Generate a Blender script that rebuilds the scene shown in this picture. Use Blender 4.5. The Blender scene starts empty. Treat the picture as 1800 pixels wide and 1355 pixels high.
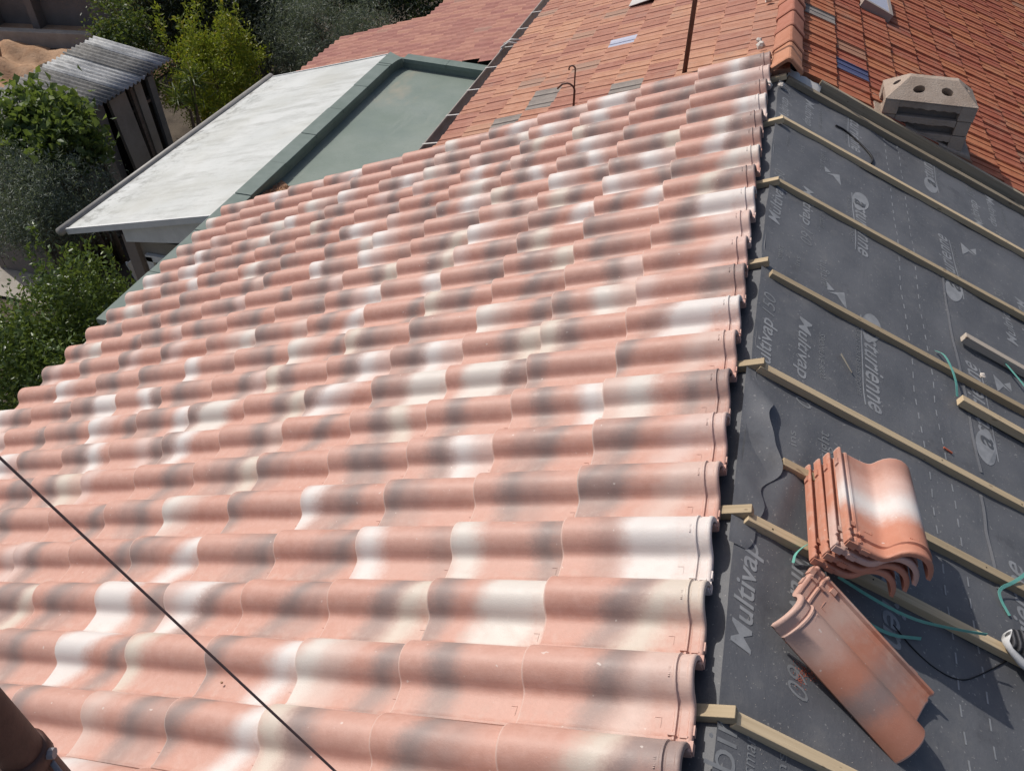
import bpy, math, random
import numpy as np
from mathutils import Vector, Matrix
random.seed(7); rng = np.random.default_rng(7)
scene = bpy.context.scene
col = scene.collection
V = Vector

# ---------------------------------------------------------------- camera, sky, sun, exposure
cam_d = bpy.data.cameras.new('camera'); cam = bpy.data.objects.new('camera', cam_d); col.objects.link(cam)
cam_d.sensor_width = 36.0; cam_d.lens = 28.304; cam_d.clip_start = 0.05; cam_d.clip_end = 400
RX = V((0.96187629, 0.27343832, 0.00504813)); RY = V((0.1864106, -0.64200835, -0.74369104)); RZ = V((-0.20011268, 0.71627981, -0.66850441))
m = Matrix((RX, -RY, -RZ)).transposed().to_4x4(); m.translation = V((-0.07936, -0.81325, 1.72701))
cam.matrix_world = m
scene.camera = cam

SUN = V((-0.79, 0.36, 1.0)).normalized()          # direction towards the sun
el = math.asin(SUN.z); az = math.atan2(SUN.x, SUN.y)
w = bpy.data.worlds.new('World'); scene.world = w; w.use_nodes = True
nt = w.node_tree; bg = nt.nodes['Background']
sky = nt.nodes.new('ShaderNodeTexSky'); sky.sky_type = 'NISHITA'; sky.sun_disc = False
sky.sun_elevation = el; sky.sun_rotation = az; sky.air_density = 0.8; sky.dust_density = 3.0; sky.ozone_density = 0.5
nt.links.new(sky.outputs[0], bg.inputs[0]); bg.inputs[1].default_value = 0.105
sl = bpy.data.lights.new('sun', 'SUN'); sl.energy = 3.3; sl.angle = math.radians(0.53); sl.color = (1.0, 0.955, 0.89)
so = bpy.data.objects.new('sun', sl); col.objects.link(so); so.rotation_euler = SUN.to_track_quat('Z', 'Y').to_euler(); so.location = (-4, 3, 8)
vs = scene.view_settings; vs.view_transform = 'Standard'; vs.look = 'None'; vs.exposure = 0.0; vs.gamma = 1.0; vs.use_curve_mapping = False

# ---------------------------------------------------------------- node helpers
class NG:
    def __init__(s, name):
        s.m = bpy.data.materials.new(name); s.m.use_nodes = True; s.t = s.m.node_tree
        s.b = s.t.nodes['Principled BSDF']; s.out = s.t.nodes['Material Output']
    def n(s, ty, **kw):
        x = s.t.nodes.new(ty)
        for k, v in kw.items(): setattr(x, k, v)
        return x
    def put(s, sock, v):
        if isinstance(v, bpy.types.NodeSocket): s.t.links.new(v, sock)
        elif isinstance(v, (tuple, list)) and len(v) == 3 and sock.type == 'RGBA': sock.default_value = (*v, 1)
        else: sock.default_value = v
    def mth(s, op, a, b=0.0, c=None, clamp=False):
        x = s.n('ShaderNodeMath', operation=op, use_clamp=clamp); s.put(x.inputs[0], a); s.put(x.inputs[1], b)
        if c is not None: s.put(x.inputs[2], c)
        return x.outputs[0]
    def ss(s, v, a, b, o0=0.0, o1=1.0):
        x = s.n('ShaderNodeMapRange', interpolation_type='SMOOTHSTEP')
        for i, q in enumerate((v, a, b, o0, o1)): s.put(x.inputs[i], q)
        return x.outputs[0]
    def mix(s, f, a, b, mode='MIX'):
        x = s.n('ShaderNodeMix', data_type='RGBA', blend_type=mode); s.put(x.inputs[0], f); s.put(x.inputs[6], a); s.put(x.inputs[7], b)
        return x.outputs[2]
    def noise(s, vec, scale, detail=4, rough=0.6, dist=0.0):
        x = s.n('ShaderNodeTexNoise'); s.put(x.inputs['Vector'], vec); x.inputs['Scale'].default_value = scale
        x.inputs['Detail'].default_value = detail; x.inputs['Roughness'].default_value = rough; x.inputs['Distortion'].default_value = dist
        return x.outputs[0]
    def obj(s): return s.n('ShaderNodeTexCoord').outputs['Object']
    def pos(s): return s.n('ShaderNodeNewGeometry').outputs['Position']
    def scl(s, vec, sc, loc=(0, 0, 0)):
        x = s.n('ShaderNodeMapping'); s.put(x.inputs[0], vec); x.inputs['Scale'].default_value = sc; s.put(x.inputs['Location'], loc); return x.outputs[0]
    def xyz(s, v):
        x = s.n('ShaderNodeSeparateXYZ'); s.put(x.inputs[0], v); return x.outputs
    def rnd(s): return s.n('ShaderNodeObjectInfo').outputs['Random']
    def bump(s, h, d=0.002, st=0.5):
        x = s.n('ShaderNodeBump'); x.inputs['Distance'].default_value = d; x.inputs['Strength'].default_value = st
        s.put(x.inputs['Height'], h); s.t.links.new(x.outputs[0], s.b.inputs['Normal'])
    def fin(s, colr, rough=0.7, spec=0.35, metal=0.0):
        s.put(s.b.inputs['Base Color'], colr); s.put(s.b.inputs['Roughness'], rough); s.b.inputs['Specular IOR Level'].default_value = spec
        s.b.inputs['Metallic'].default_value = metal; return s.m

def plain(name, c1, c2, scale=8, rough=0.75, spec=0.3, bd=0.0, fine=60, metal=0.0, rv=0.0, world=True, stretch=(1, 1, 1)):
    g = NG(name); p = g.scl(g.pos() if world else g.obj(), stretch)
    a = g.ss(g.noise(p, scale, 6, 0.65), 0.3, 0.7); f = g.noise(p, fine, 3, 0.7)
    c = g.mix(a, c1, c2); c = g.mix(g.mth('MULTIPLY', f, 0.35), c, g.mix(0.5, c1, (0, 0, 0)))
    if rv:
        h = g.n('ShaderNodeHueSaturation'); g.put(h.inputs['Value'], g.mth('ADD', g.mth('MULTIPLY', g.rnd(), rv), 1 - rv / 2)); g.put(h.inputs['Color'], c); c = h.outputs[0]
    if bd: g.bump(f, bd, 0.6)
    return g.fin(c, rough, spec, metal)

def mat_new_tile():
    g = NG('flashed clay tile'); p = g.obj(); x, y, z = g.xyz(p); r = g.rnd()
    off = g.n('ShaderNodeCombineXYZ'); g.put(off.inputs[0], g.mth('MULTIPLY', r, 37.0)); g.put(off.inputs[1], g.mth('MULTIPLY', r, 91.0))
    pv = g.scl(p, (1, 1, 1), off.outputs[0])
    n1 = g.noise(pv, 9, 2, 0.5); sl = g.mth('MULTIPLY', g.mth('SUBTRACT', r, 0.85), 2.7)
    t = g.mth('MINIMUM', g.mth('DIVIDE', x, 0.366), .93)
    t = g.mth('ADD', t, g.mth('MULTIPLY', g.mth('SUBTRACT', n1, 0.5), 0.17))
    t = g.mth('ADD', t, g.mth('MULTIPLY', g.mth('SUBTRACT', y, 0.16), sl)); gr = g.noise(pv, 75, 5, .75); t = g.mth('ADD', t, g.mth('MULTIPLY', g.mth('SUBTRACT', gr, .5), .13))
    def field(nm, wid):
        a = g.n('ShaderNodeAttribute', attribute_type='OBJECT', attribute_name=nm)
        s3 = g.xyz(a.outputs['Vector']); ch = [s3[0], s3[1], s3[2], a.outputs['Alpha']]; tot = None
        for k in range(4):
            dd = g.mth('ABSOLUTE', g.mth('SUBTRACT', t, (k + .5) / 4))
            wv = g.mth('MULTIPLY', g.ss(dd, wid, 0.0), ch[k]); tot = wv if tot is None else g.mth('ADD', tot, wv, clamp=True)
        return tot
    dk = field('dark_spray', 0.225); lt = field('pale_spray', 0.255)
    n2 = g.noise(pv, 28, 4, 0.6); n3 = g.noise(pv, 240, 2, 0.7)
    pan = g.ss(y, 0.05, 0.13, 0.78, 1.0)
    at = g.n('ShaderNodeAttribute', attribute_type='OBJECT', attribute_name='cream').outputs['Fac']
    base = g.mix(g.ss(n2, .3, .72), (0.510, 0.270, 0.208), (0.560, 0.325, 0.262)); base = g.mix(g.mth('MULTIPLY', r, 0.5), base, (0.55, 0.345, 0.285)); base = g.mix(g.ss(gr, .35, .7, 0, .25), base, (0.43, 0.225, 0.17))
    fr = g.n('ShaderNodeAttribute', attribute_type='OBJECT', attribute_name='fresh').outputs['Fac']; base = g.mix(fr, base, g.mix(n2, (0.47, 0.185, 0.115), (0.53, 0.245, 0.165)))
    white = g.mix(at, (0.67, 0.64, 0.61), (0.59, 0.55, 0.47))
    c = g.mix(g.mth('MULTIPLY', lt, g.mth('MULTIPLY', g.ss(n1, .05, .8, .9, 1.0), 0.95)), base, white)
    c = g.mix(g.mth('MULTIPLY', g.mth('MULTIPLY', dk, pan), 0.80), c, g.mix(n2, (0.195, 0.172, 0.165), (0.265, 0.222, 0.207)))
    c = g.mix(g.mth('MULTIPLY', g.ss(n3, .55, .8), .12), c, (0.75, 0.6, 0.52))
    sp = g.noise(pv, 60, 1, 0.5); c = g.mix(g.ss(sp, .765, .80, 0, .55), c, (0.7, 0.64, 0.58)); c = g.mix(g.ss(x, .007, .0025, 0, .45), c, (0.66, 0.56, 0.50)); c = g.mix(g.ss(g.noise(pv, 420, 2, .6), .60, .72, 0, .2), c, (0.30, 0.17, 0.13)); c = g.mix(g.mth('MULTIPLY', g.ss(y, .105, .05), g.ss(n2, .45, .7, 0, .22)), c, (0.50, 0.42, 0.36))
    g.bump(g.mth('ADD', g.mth('MULTIPLY', n3, .8), n2), 0.0014, 0.45)
    return g.fin(c, g.ss(n2, .2, .8, .46, .64), 0.42)

def mat_old_tile(name, ca, cb, cgrey, lich=0.25):
    g = NG(name); p = g.pos(); r = g.rnd()
    c = g.mix(g.ss(g.noise(p, 14, 5, .65), .3, .7), ca, cb)
    h = g.n('ShaderNodeHueSaturation'); g.put(h.inputs['Value'], g.ss(r, 0, 1, .86, 1.11)); g.put(h.inputs['Hue'], g.mth('ADD', .493, g.mth('MULTIPLY', r, .017))); g.put(h.inputs['Color'], c); c = h.outputs[0]
    c = g.mix(g.mth('MULTIPLY', g.ss(r, .95, .98), .55), c, cgrey)
    c = g.mix(g.mth('MULTIPLY', g.ss(g.noise(p, 3.5, 6, .7), .52, .75), lich), c, cgrey)
    c = g.mix(g.ss(g.noise(p, 55, 4, .7), .60, .74, 0, .5), c, (0.30, 0.24, 0.20)); f = g.noise(p, 130, 3, .7)
    g.bump(f, 0.002, .5); return g.fin(c, .82, .25)

def mat_leaf(name, ca, cb, cc, trans=0.35, rough=0.5):
    g = NG(name); geo = g.n('ShaderNodeNewGeometry'); r = geo.outputs['Random Per Island']
    c = g.mix(g.ss(r, .0, .75), ca, cb); c = g.mix(g.ss(r, .80, 1.0), c, cc)
    c = g.mix(g.ss(g.noise(geo.outputs['Position'], 2.2, 3), .42, .62, 0, .75), c, g.mix(.5, ca, cb))
    g.fin(c, rough, 0.4)
    tr = g.n('ShaderNodeBsdfTranslucent'); g.put(tr.inputs[0], g.mix(.35, c, (0.32, 0.42, 0.03)))
    ms = g.n('ShaderNodeMixShader'); ms.inputs[0].default_value = trans
    g.t.links.new(g.b.outputs[0], ms.inputs[1]); g.t.links.new(tr.outputs[0], ms.inputs[2]); g.t.links.new(ms.outputs[0], g.out.inputs[0]); return g.m

def mat_wood(name, a, b, dark, rv=.25):
    g = NG(name); p = g.obj(); r = g.rnd()
    o = g.n('ShaderNodeCombineXYZ'); g.put(o.inputs[1], g.mth('MULTIPLY', r, 13.0)); g.put(o.inputs[0], g.mth('MULTIPLY', r, 31.0))
    q = g.scl(p, (1.5, 60, 60), o.outputs[0]); n = g.noise(q, 1.6, 5, .6, .6); k = g.noise(g.scl(p, (3, 9, 9), o.outputs[0]), 2.0, 4, .65)
    c = g.mix(g.ss(n, .3, .7), a, b); c = g.mix(g.ss(n, .62, .8, 0, .6), c, dark); c = g.mix(g.ss(k, .58, .78, 0, .4), c, dark)
    sp = g.noise(g.scl(p, (1, 2.2, 2.2), o.outputs[0]), 26, 0, 0); c = g.mix(g.ss(sp, .78, .82, 0, .55), c, (0.13, 0.08, 0.045))
    h = g.n('ShaderNodeHueSaturation'); g.put(h.inputs['Value'], g.ss(r, 0, 1, 1 - rv, 1 + rv)); g.put(h.inputs['Color'], c)
    g.bump(n, .0015, .5); return g.fin(h.outputs[0], .75, .25)

def mat_underlay():
    g = NG('grey roofing underlay'); p = g.pos()
    a = g.noise(p, 2.2, 6, .65); f = g.noise(p, 150, 3, .75); b = g.noise(p, 11, 5, .7)
    c = g.mix(g.ss(a, .3, .7), (0.100, 0.103, 0.112), (0.138, 0.141, 0.150)); c = g.mix(g.ss(b, .5, .75, 0, .4), c, (0.19, 0.185, 0.18))
    d = g.noise(p, 75, 2, .6); c = g.mix(g.ss(d, .66, .72, 0, .6), c, (0.32, 0.31, 0.30)); c = g.mix(g.ss(g.noise(p, 5, 4, .7), .60, .72, 0, .45), c, (0.07, 0.07, 0.075))
    wr = g.noise(g.scl(p, (6, 1.2, 6)), 2.5, 5, .6, .8); g.bump(g.mth('ADD', g.mth('MULTIPLY', f, .6), g.mth('ADD', g.mth('MULTIPLY', b, 1.5), g.mth('MULTIPLY', wr, 1.0))), .0025, .5); return g.fin(c, .56, .38)

def mat_green_roof():
    g = NG('green waterproof coating'); p = g.pos()
    c = g.mix(g.ss(g.noise(p, 1.4, 6, .6), .3, .7), (0.17, 0.215, 0.185), (0.225, 0.265, 0.235))
    c = g.mix(g.ss(g.noise(g.scl(p, (1, .45, 1)), 1.15, 5, .6), .545, .68, 0, .7), c, (0.36, 0.315, 0.24))
    c = g.mix(g.ss(g.noise(p, 9, 5, .7), .55, .8, 0, .35), c, (0.13, 0.17, 0.15)); c = g.mix(g.ss(g.noise(p, 40, 2, .6), .68, .74, 0, .35), c, (0.10, 0.12, 0.11))
    c = g.mix(g.ss(g.noise(g.scl(p, (3, .5, 1)), 1.6, 5, .7), .55, .72, 0, .4), c, (0.27, 0.30, 0.265)); c = g.mix(g.ss(g.noise(p, 90, 2, .5), .70, .74, 0, .7), c, (0.07, 0.07, 0.055))
    g.bump(g.noise(p, 30, 4, .6), .004, .3); return g.fin(c, g.ss(g.noise(p, 3, 4), .3, .7, .42, .7), .35)

def mat_white_sheet():
    g = NG('white coated sheet'); p = g.pos()
    st = g.noise(g.scl(p, (0.8, 3.2, 1)), 2.2, 7, .72); c = g.mix(g.ss(g.noise(p, 2, 4), .3, .7), (0.47, 0.49, 0.475), (0.55, 0.565, 0.55))
    c = g.mix(g.ss(st, .45, .68, 0, .75), c, (0.34, 0.35, 0.33)); c = g.mix(g.ss(g.noise(g.scl(p, (2, 6, 1)), 3.0, 6, .8), .60, .74, 0, .7), c, (0.20, 0.20, 0.185)); c = g.mix(g.ss(g.noise(p, 1.1, 4, .6), .45, .7, 0, .5), c, (0.40, 0.40, 0.35)); c = g.mix(g.ss(g.noise(g.scl(p, (1, 2, 1)), 14, 5, .8), .58, .72, 0, .6), c, (0.26, 0.26, 0.24))
    c = g.mix(g.ss(g.noise(p, 70, 3, .7), .6, .75, 0, .3), c, (0.45, 0.45, 0.43))
    ex_ = g.xyz(p)[0]; c = g.mix(g.mth('MULTIPLY', g.ss(ex_, -5.35, -5.93), g.ss(g.noise(p, 7, 5, .75), .48, .66, 0, .8)), c, (0.13, 0.13, 0.115))
    g.bump(st, .003, .4); return g.fin(c, .55, .4)

def mat_corr(name, a, b):
    g = NG(name); p = g.pos(); n = g.noise(p, 22, 6, .8); s = g.noise(g.scl(p, (1, 9, 1)), 3, 5, .7)
    c = g.mix(g.ss(n, .35, .65), a, b); c = g.mix(g.ss(s, .45, .7, 0, .7), c, (0.10, 0.10, 0.10)); g.bump(n, .004, .6); return g.fin(c, .9, .15)

M = {}
M['tile'] = mat_new_tile()
M['old'] = mat_old_tile('weathered orange tile', (0.385, 0.180, 0.122), (0.45, 0.232, 0.165), (0.26, 0.195, 0.165), .45)
M['oldred'] = mat_old_tile('weathered red tile', (0.345, 0.098, 0.052), (0.42, 0.155, 0.085), (0.25, 0.17, 0.13), .5)
M['pink'] = mat_old_tile('pink concrete tile', (0.36, 0.165, 0.13), (0.41, 0.20, 0.16), (0.30, 0.19, 0.16), .15)
M['oldgrey'] = plain('grey stained tile', (0.24, 0.21, 0.19), (0.32, 0.28, 0.25), 12, .85, .2, .002)
M['cap'] = mat_old_tile('ridge tile clay', (0.40, 0.165, 0.10), (0.45, 0.205, 0.135), (0.38, 0.205, 0.14), .15)
M['glass'] = NG('blue glass tile').fin((0.055, 0.055, 0.13), .3, .5)
M['glasspale'] = NG('pale glass tile').fin((0.42, 0.43, 0.52), .3, .5)
M['under'] = mat_underlay()
M['print'] = plain('pale grey print', (0.32, 0.328, 0.34), (0.24, 0.247, 0.257), 24, .6, .3, 0, 200)
M['printdim'] = plain('faint grey print', (0.255, 0.262, 0.27), (0.19, 0.195, 0.202), 24, .6, .3, 0, 200)
M['printdark'] = plain('dark print', (0.09, 0.095, 0.105), (0.11, 0.115, 0.125), 24, .6, .3)
M['wood'] = mat_wood('pale batten wood', (0.54, 0.425, 0.275), (0.455, 0.35, 0.22), (0.27, 0.195, 0.115))
M['woodgrey'] = mat_wood('greyed board wood', (0.34, 0.28, 0.20), (0.275, 0.225, 0.16), (0.17, 0.135, 0.09))
M['woodred'] = mat_wood('planed batten wood', (0.46, 0.40, 0.33), (0.39, 0.33, 0.27), (0.26, 0.19, 0.14))
M['green'] = mat_green_roof()
M['coping'] = plain('green coping paint', (0.14, 0.185, 0.165), (0.19, 0.235, 0.215), 5, .65, .3, .003, 40)
M['white'] = mat_white_sheet()
M['trim'] = plain('white trim paint', (0.70, 0.71, 0.70), (0.60, 0.61, 0.60), 6, .5, .4)
M['greypvc'] = plain('grey gutter plastic', (0.27, 0.255, 0.235), (0.34, 0.325, 0.30), 4, .5, .4)
M['gutter'] = plain('brown grey gutter', (0.33, 0.275, 0.235), (0.42, 0.355, 0.31), 6, .55, .4)
M['zinc'] = plain('pale zinc', (0.55, 0.52, 0.49), (0.65, 0.62, 0.58), 9, .45, .5)
M['dark'] = NG('dark void').fin((0.02, 0.018, 0.016), .9, .1)
M['render'] = plain('beige wall render', (0.46, 0.42, 0.36), (0.54, 0.49, 0.42), 3, .9, .15, .004, 70)
M['renderdark'] = plain('grey brown wall render', (0.20, 0.17, 0.15), (0.27, 0.23, 0.205), 1.6, .95, .1, .006, 40)
M['concrete'] = plain('rough vent concrete', (0.36, 0.285, 0.23), (0.47, 0.39, 0.325), 9, .95, .1, .009, 110)
M['slab'] = plain('pale paving concrete', (0.33, 0.30, 0.26), (0.43, 0.395, 0.35), 4, .9, .15, .004, 50)
M['soil'] = plain('dark garden soil', (0.075, 0.062, 0.05), (0.14, 0.115, 0.09), 2.2, .95, .1, .02, 18)
M['earth'] = plain('orange earth', (0.42, 0.25, 0.15), (0.53, 0.36, 0.24), 2.5, .95, .1, .03, 14)
M['rust'] = plain('rusty brown steel', (0.075, 0.034, 0.026), (0.125, 0.058, 0.042), 16, .6, .4, .001, 120)
M['black'] = NG('black rubber').fin((0.012, 0.012, 0.014), .55, .35)
M['wire'] = plain('dark brown cable', (0.10, 0.062, 0.058), (0.13, 0.08, 0.075), 40, .5, .4)
M['greywire'] = plain('grey cable', (0.26, 0.24, 0.25), (0.32, 0.30, 0.31), 40, .5, .4)
M['strap'] = plain('green plastic strap', (0.14, 0.44, 0.36), (0.20, 0.52, 0.43), 30, .38, .5)
M['shoewhite'] = plain('white rubber sole', (0.62, 0.62, 0.62), (0.72, 0.72, 0.72), 40, .5, .4)
g = NG('black ribbed knit'); wv = g.n('ShaderNodeTexWave', bands_direction='X'); g.put(wv.inputs[0], g.obj()); wv.inputs['Scale'].default_value = 22; wv.inputs['Distortion'].default_value = 1.0
g.bump(wv.outputs['Fac'], .006, .9); M['knit'] = g.fin(g.mix(wv.outputs['Fac'], (0.012, 0.012, 0.015), (0.10, 0.10, 0.108)), .85, .2)
M['mortar'] = plain('pale mortar', (0.62, 0.56, 0.50), (0.72, 0.66, 0.60), 20, .95, .1, .004, 70)
M['gravel'] = plain('terracotta chippings', (0.36, 0.19, 0.11), (0.52, 0.33, 0.22), 40, .95, .1, .002, 150, rv=0.4)
M['brick'] = plain('brick dust', (0.50, 0.14, 0.08), (0.42, 0.12, 0.075), 40, .95, .1)
M['bark'] = plain('grey bark', (0.13, 0.105, 0.085), (0.21, 0.175, 0.145), 14, .95, .1, .01, 50)
M['corr'] = mat_corr('grey fibre cement', (0.16, 0.155, 0.145), (0.29, 0.285, 0.27))
M['corrpale'] = mat_corr('pale fibre cement', (0.36, 0.365, 0.36), (0.54, 0.545, 0.54))
M['panel'] = plain('grey door panel', (0.15, 0.15, 0.145), (0.20, 0.20, 0.19), 3, .7, .3)
M['panelpale'] = plain('beige leaning board', (0.25, 0.23, 0.195), (0.33, 0.305, 0.265), 3, .8, .2)
M['pane'] = NG('window pane').fin((0.03, 0.035, 0.04), .06, .6)
M['leaf_citrus'] = mat_leaf('citrus leaf', (0.055, 0.095, 0.032), (0.12, 0.18, 0.055), (0.25, 0.33, 0.05), .25, .36)
M['leaf_fig'] = mat_leaf('fig leaf', (0.065, 0.11, 0.035), (0.125, 0.18, 0.055), (0.20, 0.26, 0.06), .35, .5)
M['leaf_olive'] = mat_leaf('olive leaf', (0.11, 0.135, 0.105), (0.19, 0.22, 0.175), (0.30, 0.33, 0.27), .2, .5)
M['leaf_yellow'] = mat_leaf('yellow green leaf', (0.13, 0.18, 0.022), (0.26, 0.29, 0.03), (0.42, 0.29, 0.03), .4, .5)
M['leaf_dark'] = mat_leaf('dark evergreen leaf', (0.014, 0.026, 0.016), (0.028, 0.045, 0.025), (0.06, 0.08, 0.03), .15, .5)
M['leaf_wild'] = mat_leaf('climber leaf', (0.04, 0.075, 0.025), (0.085, 0.125, 0.035), (0.26, 0.20, 0.06), .3, .5)

# ---------------------------------------------------------------- mesh helpers
class MB:
    def __init__(s): s.v = []; s.f = []
    def add(s, vs, fs):
        o = len(s.v); s.v += [tuple(p) for p in vs]; s.f += [tuple(i + o for i in q) for q in fs]; return s
    def box(s, a, b): return s.obb(V(a), V((b[0] - a[0], 0, 0)), V((0, b[1] - a[1], 0)), V((0, 0, b[2] - a[2])))
    def obb(s, o, ex, ey, ez):
        o, ex, ey, ez = V(o), V(ex), V(ey), V(ez)
        p = [o, o + ex, o + ex + ey, o + ey]; p = p + [q + ez for q in p]
        return s.add(p, [(3, 2, 1, 0), (4, 5, 6, 7), (0, 1, 5, 4), (1, 2, 6, 5), (2, 3, 7, 6), (3, 0, 4, 7)])
    def prism(s, poly, ez):     # extrude a planar polygon
        ez = V(ez); n = len(poly); p = [V(q) for q in poly]
        return s.add(p + [q + ez for q in p], [tuple(range(n - 1, -1, -1)), tuple(range(n, 2 * n))] + [(i, (i + 1) % n, n + (i + 1) % n, n + i) for i in range(n)])
    def tube(s, path, r, n=10, cap=True):
        path = [V(p) for p in path]; k = len(path); rs = r if isinstance(r, (list, tuple)) else [r] * k; vs = []; ref = V((0.31, 0.17, 0.93))
        for i, p in enumerate(path):
            d = (path[min(i + 1, k - 1)] - path[max(i - 1, 0)]).normalized(); a = d.cross(ref)
            if a.length < .05: a = d.cross(V((1, 0, 0)))
            a.normalize(); b = d.cross(a)
            vs += [p + (a * math.cos(t) + b * math.sin(t)) * rs[i] for t in [2 * math.pi * q / n for q in range(n)]]
        fs = [(i * n + q, i * n + (q + 1) % n, (i + 1) * n + (q + 1) % n, (i + 1) * n + q) for i in range(k - 1) for q in range(n)]
        if cap: fs += [tuple(range(n - 1, -1, -1)), tuple(range((k - 1) * n, k * n))]
        return s.add(vs, fs)
    def ribbon(s, path, side, wd, th=.0012):   # flat strap along a path
        path = [V(p) for p in path]; k = len(path); vs = []
        for i, p in enumerate(path):
            sd = V(side[i]) if isinstance(side, list) else V(side); d = (path[min(i + 1, k - 1)] - path[max(i - 1, 0)]).normalized()
            sd = (sd - d * sd.dot(d)).normalized(); n = d.cross(sd) * th
            vs += [p - sd * wd / 2, p + sd * wd / 2, p + sd * wd / 2 + n, p - sd * wd / 2 + n]
        fs = [(i * 4 + q, i * 4 + (q + 1) % 4, i * 4 + 4 + (q + 1) % 4, i * 4 + 4 + q) for i in range(k - 1) for q in range(4)] + [(3, 2, 1, 0), tuple(range(4 * k - 4, 4 * k))]
        return s.add(vs, fs)
    def grid(s, fn, nu, nv):
        vs = [fn(i / nu, j / nv) for i in range(nu + 1) for j in range(nv + 1)]; q = nv + 1
        return s.add(vs, [(i * q + j, (i + 1) * q + j, (i + 1) * q + j + 1, i * q + j + 1) for i in range(nu) for j in range(nv)])
    def mesh(s, name, mat, smooth=False):
        me = bpy.data.meshes.new(name); me.from_pydata(s.v, [], s.f); me.materials.append(M[mat] if isinstance(mat, str) else mat)
        if smooth: me.shade_smooth()
        me.update(); return me
    def build(s, name, mat, parent=None, smooth=False, bevel=0.0, mw=None):
        return link(name, s.mesh(name, mat, smooth), parent, mw, bevel)

def link(name, me, parent=None, mw=None, bevel=0.0):
    o = bpy.data.objects.new(name, me); col.objects.link(o)
    if mw is not None: o.matrix_basis = mw
    if parent is not None: o.parent = parent
    if bevel:
        b = o.modifiers.new('b', 'BEVEL'); b.width = bevel; b.segments = 2; b.limit_method = 'ANGLE'; b.angle_limit = math.radians(40)
        if me is not None: me.shade_smooth(); 
        b.harden_normals = True
    return o
def tag(o, label, cat, group=None, kind=None):
    if label: o['label'] = label
    if cat: o['category'] = cat
    if group: o['group'] = group
    if kind: o['kind'] = kind
    return o
def thing(name, label, cat, group=None, loc=(0, 0, 0)):
    # Empty at the base; geometry below it is given in world coordinates relative to loc
    o = bpy.data.objects.new(name, None); col.objects.link(o); o.location = loc; o.empty_display_size = .1
    return tag(o, label, cat, group)
def frame(o, ex, ey, ez):
    mm = Matrix((V(ex), V(ey), V(ez))).transposed().to_4x4(); mm.translation = V(o); return mm
def rel(parent, mw): return Matrix.Translation(-parent.location) @ mw     # parents are unrotated empties

# ---------------------------------------------------------------- the place: frames of the two slopes
TH = math.radians(22.568); CT, ST = math.cos(TH), math.sin(TH)
W, G = 0.216, 0.36586
UL, NL = V((CT, 0, ST)), V((-ST, 0, CT))          # up the tiled slope, its normal
DR, NR = V((CT, 0, -ST)), V((ST, 0, CT))          # down the bare slope, its normal
YY = V((0, 1, 0)); ZZ = V((0, 0, 1)); XX = V((1, 0, 0))
GZ = -4.6                                          # garden level
X0 = 0.155; Z0 = (-0.0145 - X0 * ST) / CT           # ridge line of the underlay
def RP(s, y, h=0.0): return V((X0, 0, Z0)) + DR * s + YY * y + NR * h
def LP(u, y, h=0.0): return UL * (-u) + YY * y + NL * h          # u metres below the ridge on the tile-crest plane
BY = (-.52, .150, .745, 1.035, 1.425, 2.035, 2.825, 3.545, 4.13)
def uh(s, y):                                      # relief of the loose sheet on the bare slope: sag between battens, ripples
    h = .0030 * math.sin(7.3 * y + 2.1 * s) * math.sin(5.1 * s + .8) + .0018 * math.sin(19 * y + 11 * s) + .0012 * math.sin(31 * s - 9 * y)
    d = min(abs(y - b) for b in BY); h -= .006 * min(1, d / .22) ** 2
    h += .010 * math.exp(-((s - .16 - .05 * math.sin(6 * y)) / .035) ** 2) * math.exp(-((y - .98) / .22) ** 2) + .006 * math.exp(-((s - .07) / .03) ** 2) * (math.exp(-((y - .52) / .12) ** 2))
    return h + .006
# ground, wall and earth of the garden
tag(MB().grid(lambda u, v: (-60 + 120 * u, -50 + 110 * v, GZ - .004 + (.02 * math.sin(u * 300) * math.cos(v * 280))), 60, 60).build('ground', 'soil', smooth=True), None, None, kind='structure')
tag(MB().grid(lambda u, v: (-9.5 + 1.35 * u, 5.75 + 1.3 * v, GZ + .035), 1, 1).build('paving', 'slab'), None, None, kind='structure')
def mound(u, v):
    x, y = -22 + 10.6 * u, 8 + 6.4 * v; e = min(1, 4 * u, 4 * (1 - u), 4 * v, 4 * (1 - v))
    return (x, y, GZ + .02 + e * (.16 + .12 * math.sin(3.1 * x + 1.3 * y) + .10 * math.sin(5.3 * y - 2.2 * x) + .05 * math.sin(11 * x + 7 * y)))
tag(MB().grid(mound, 70, 50).build('earth_mound', 'earth', smooth=True), None, None, kind='structure')

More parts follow.
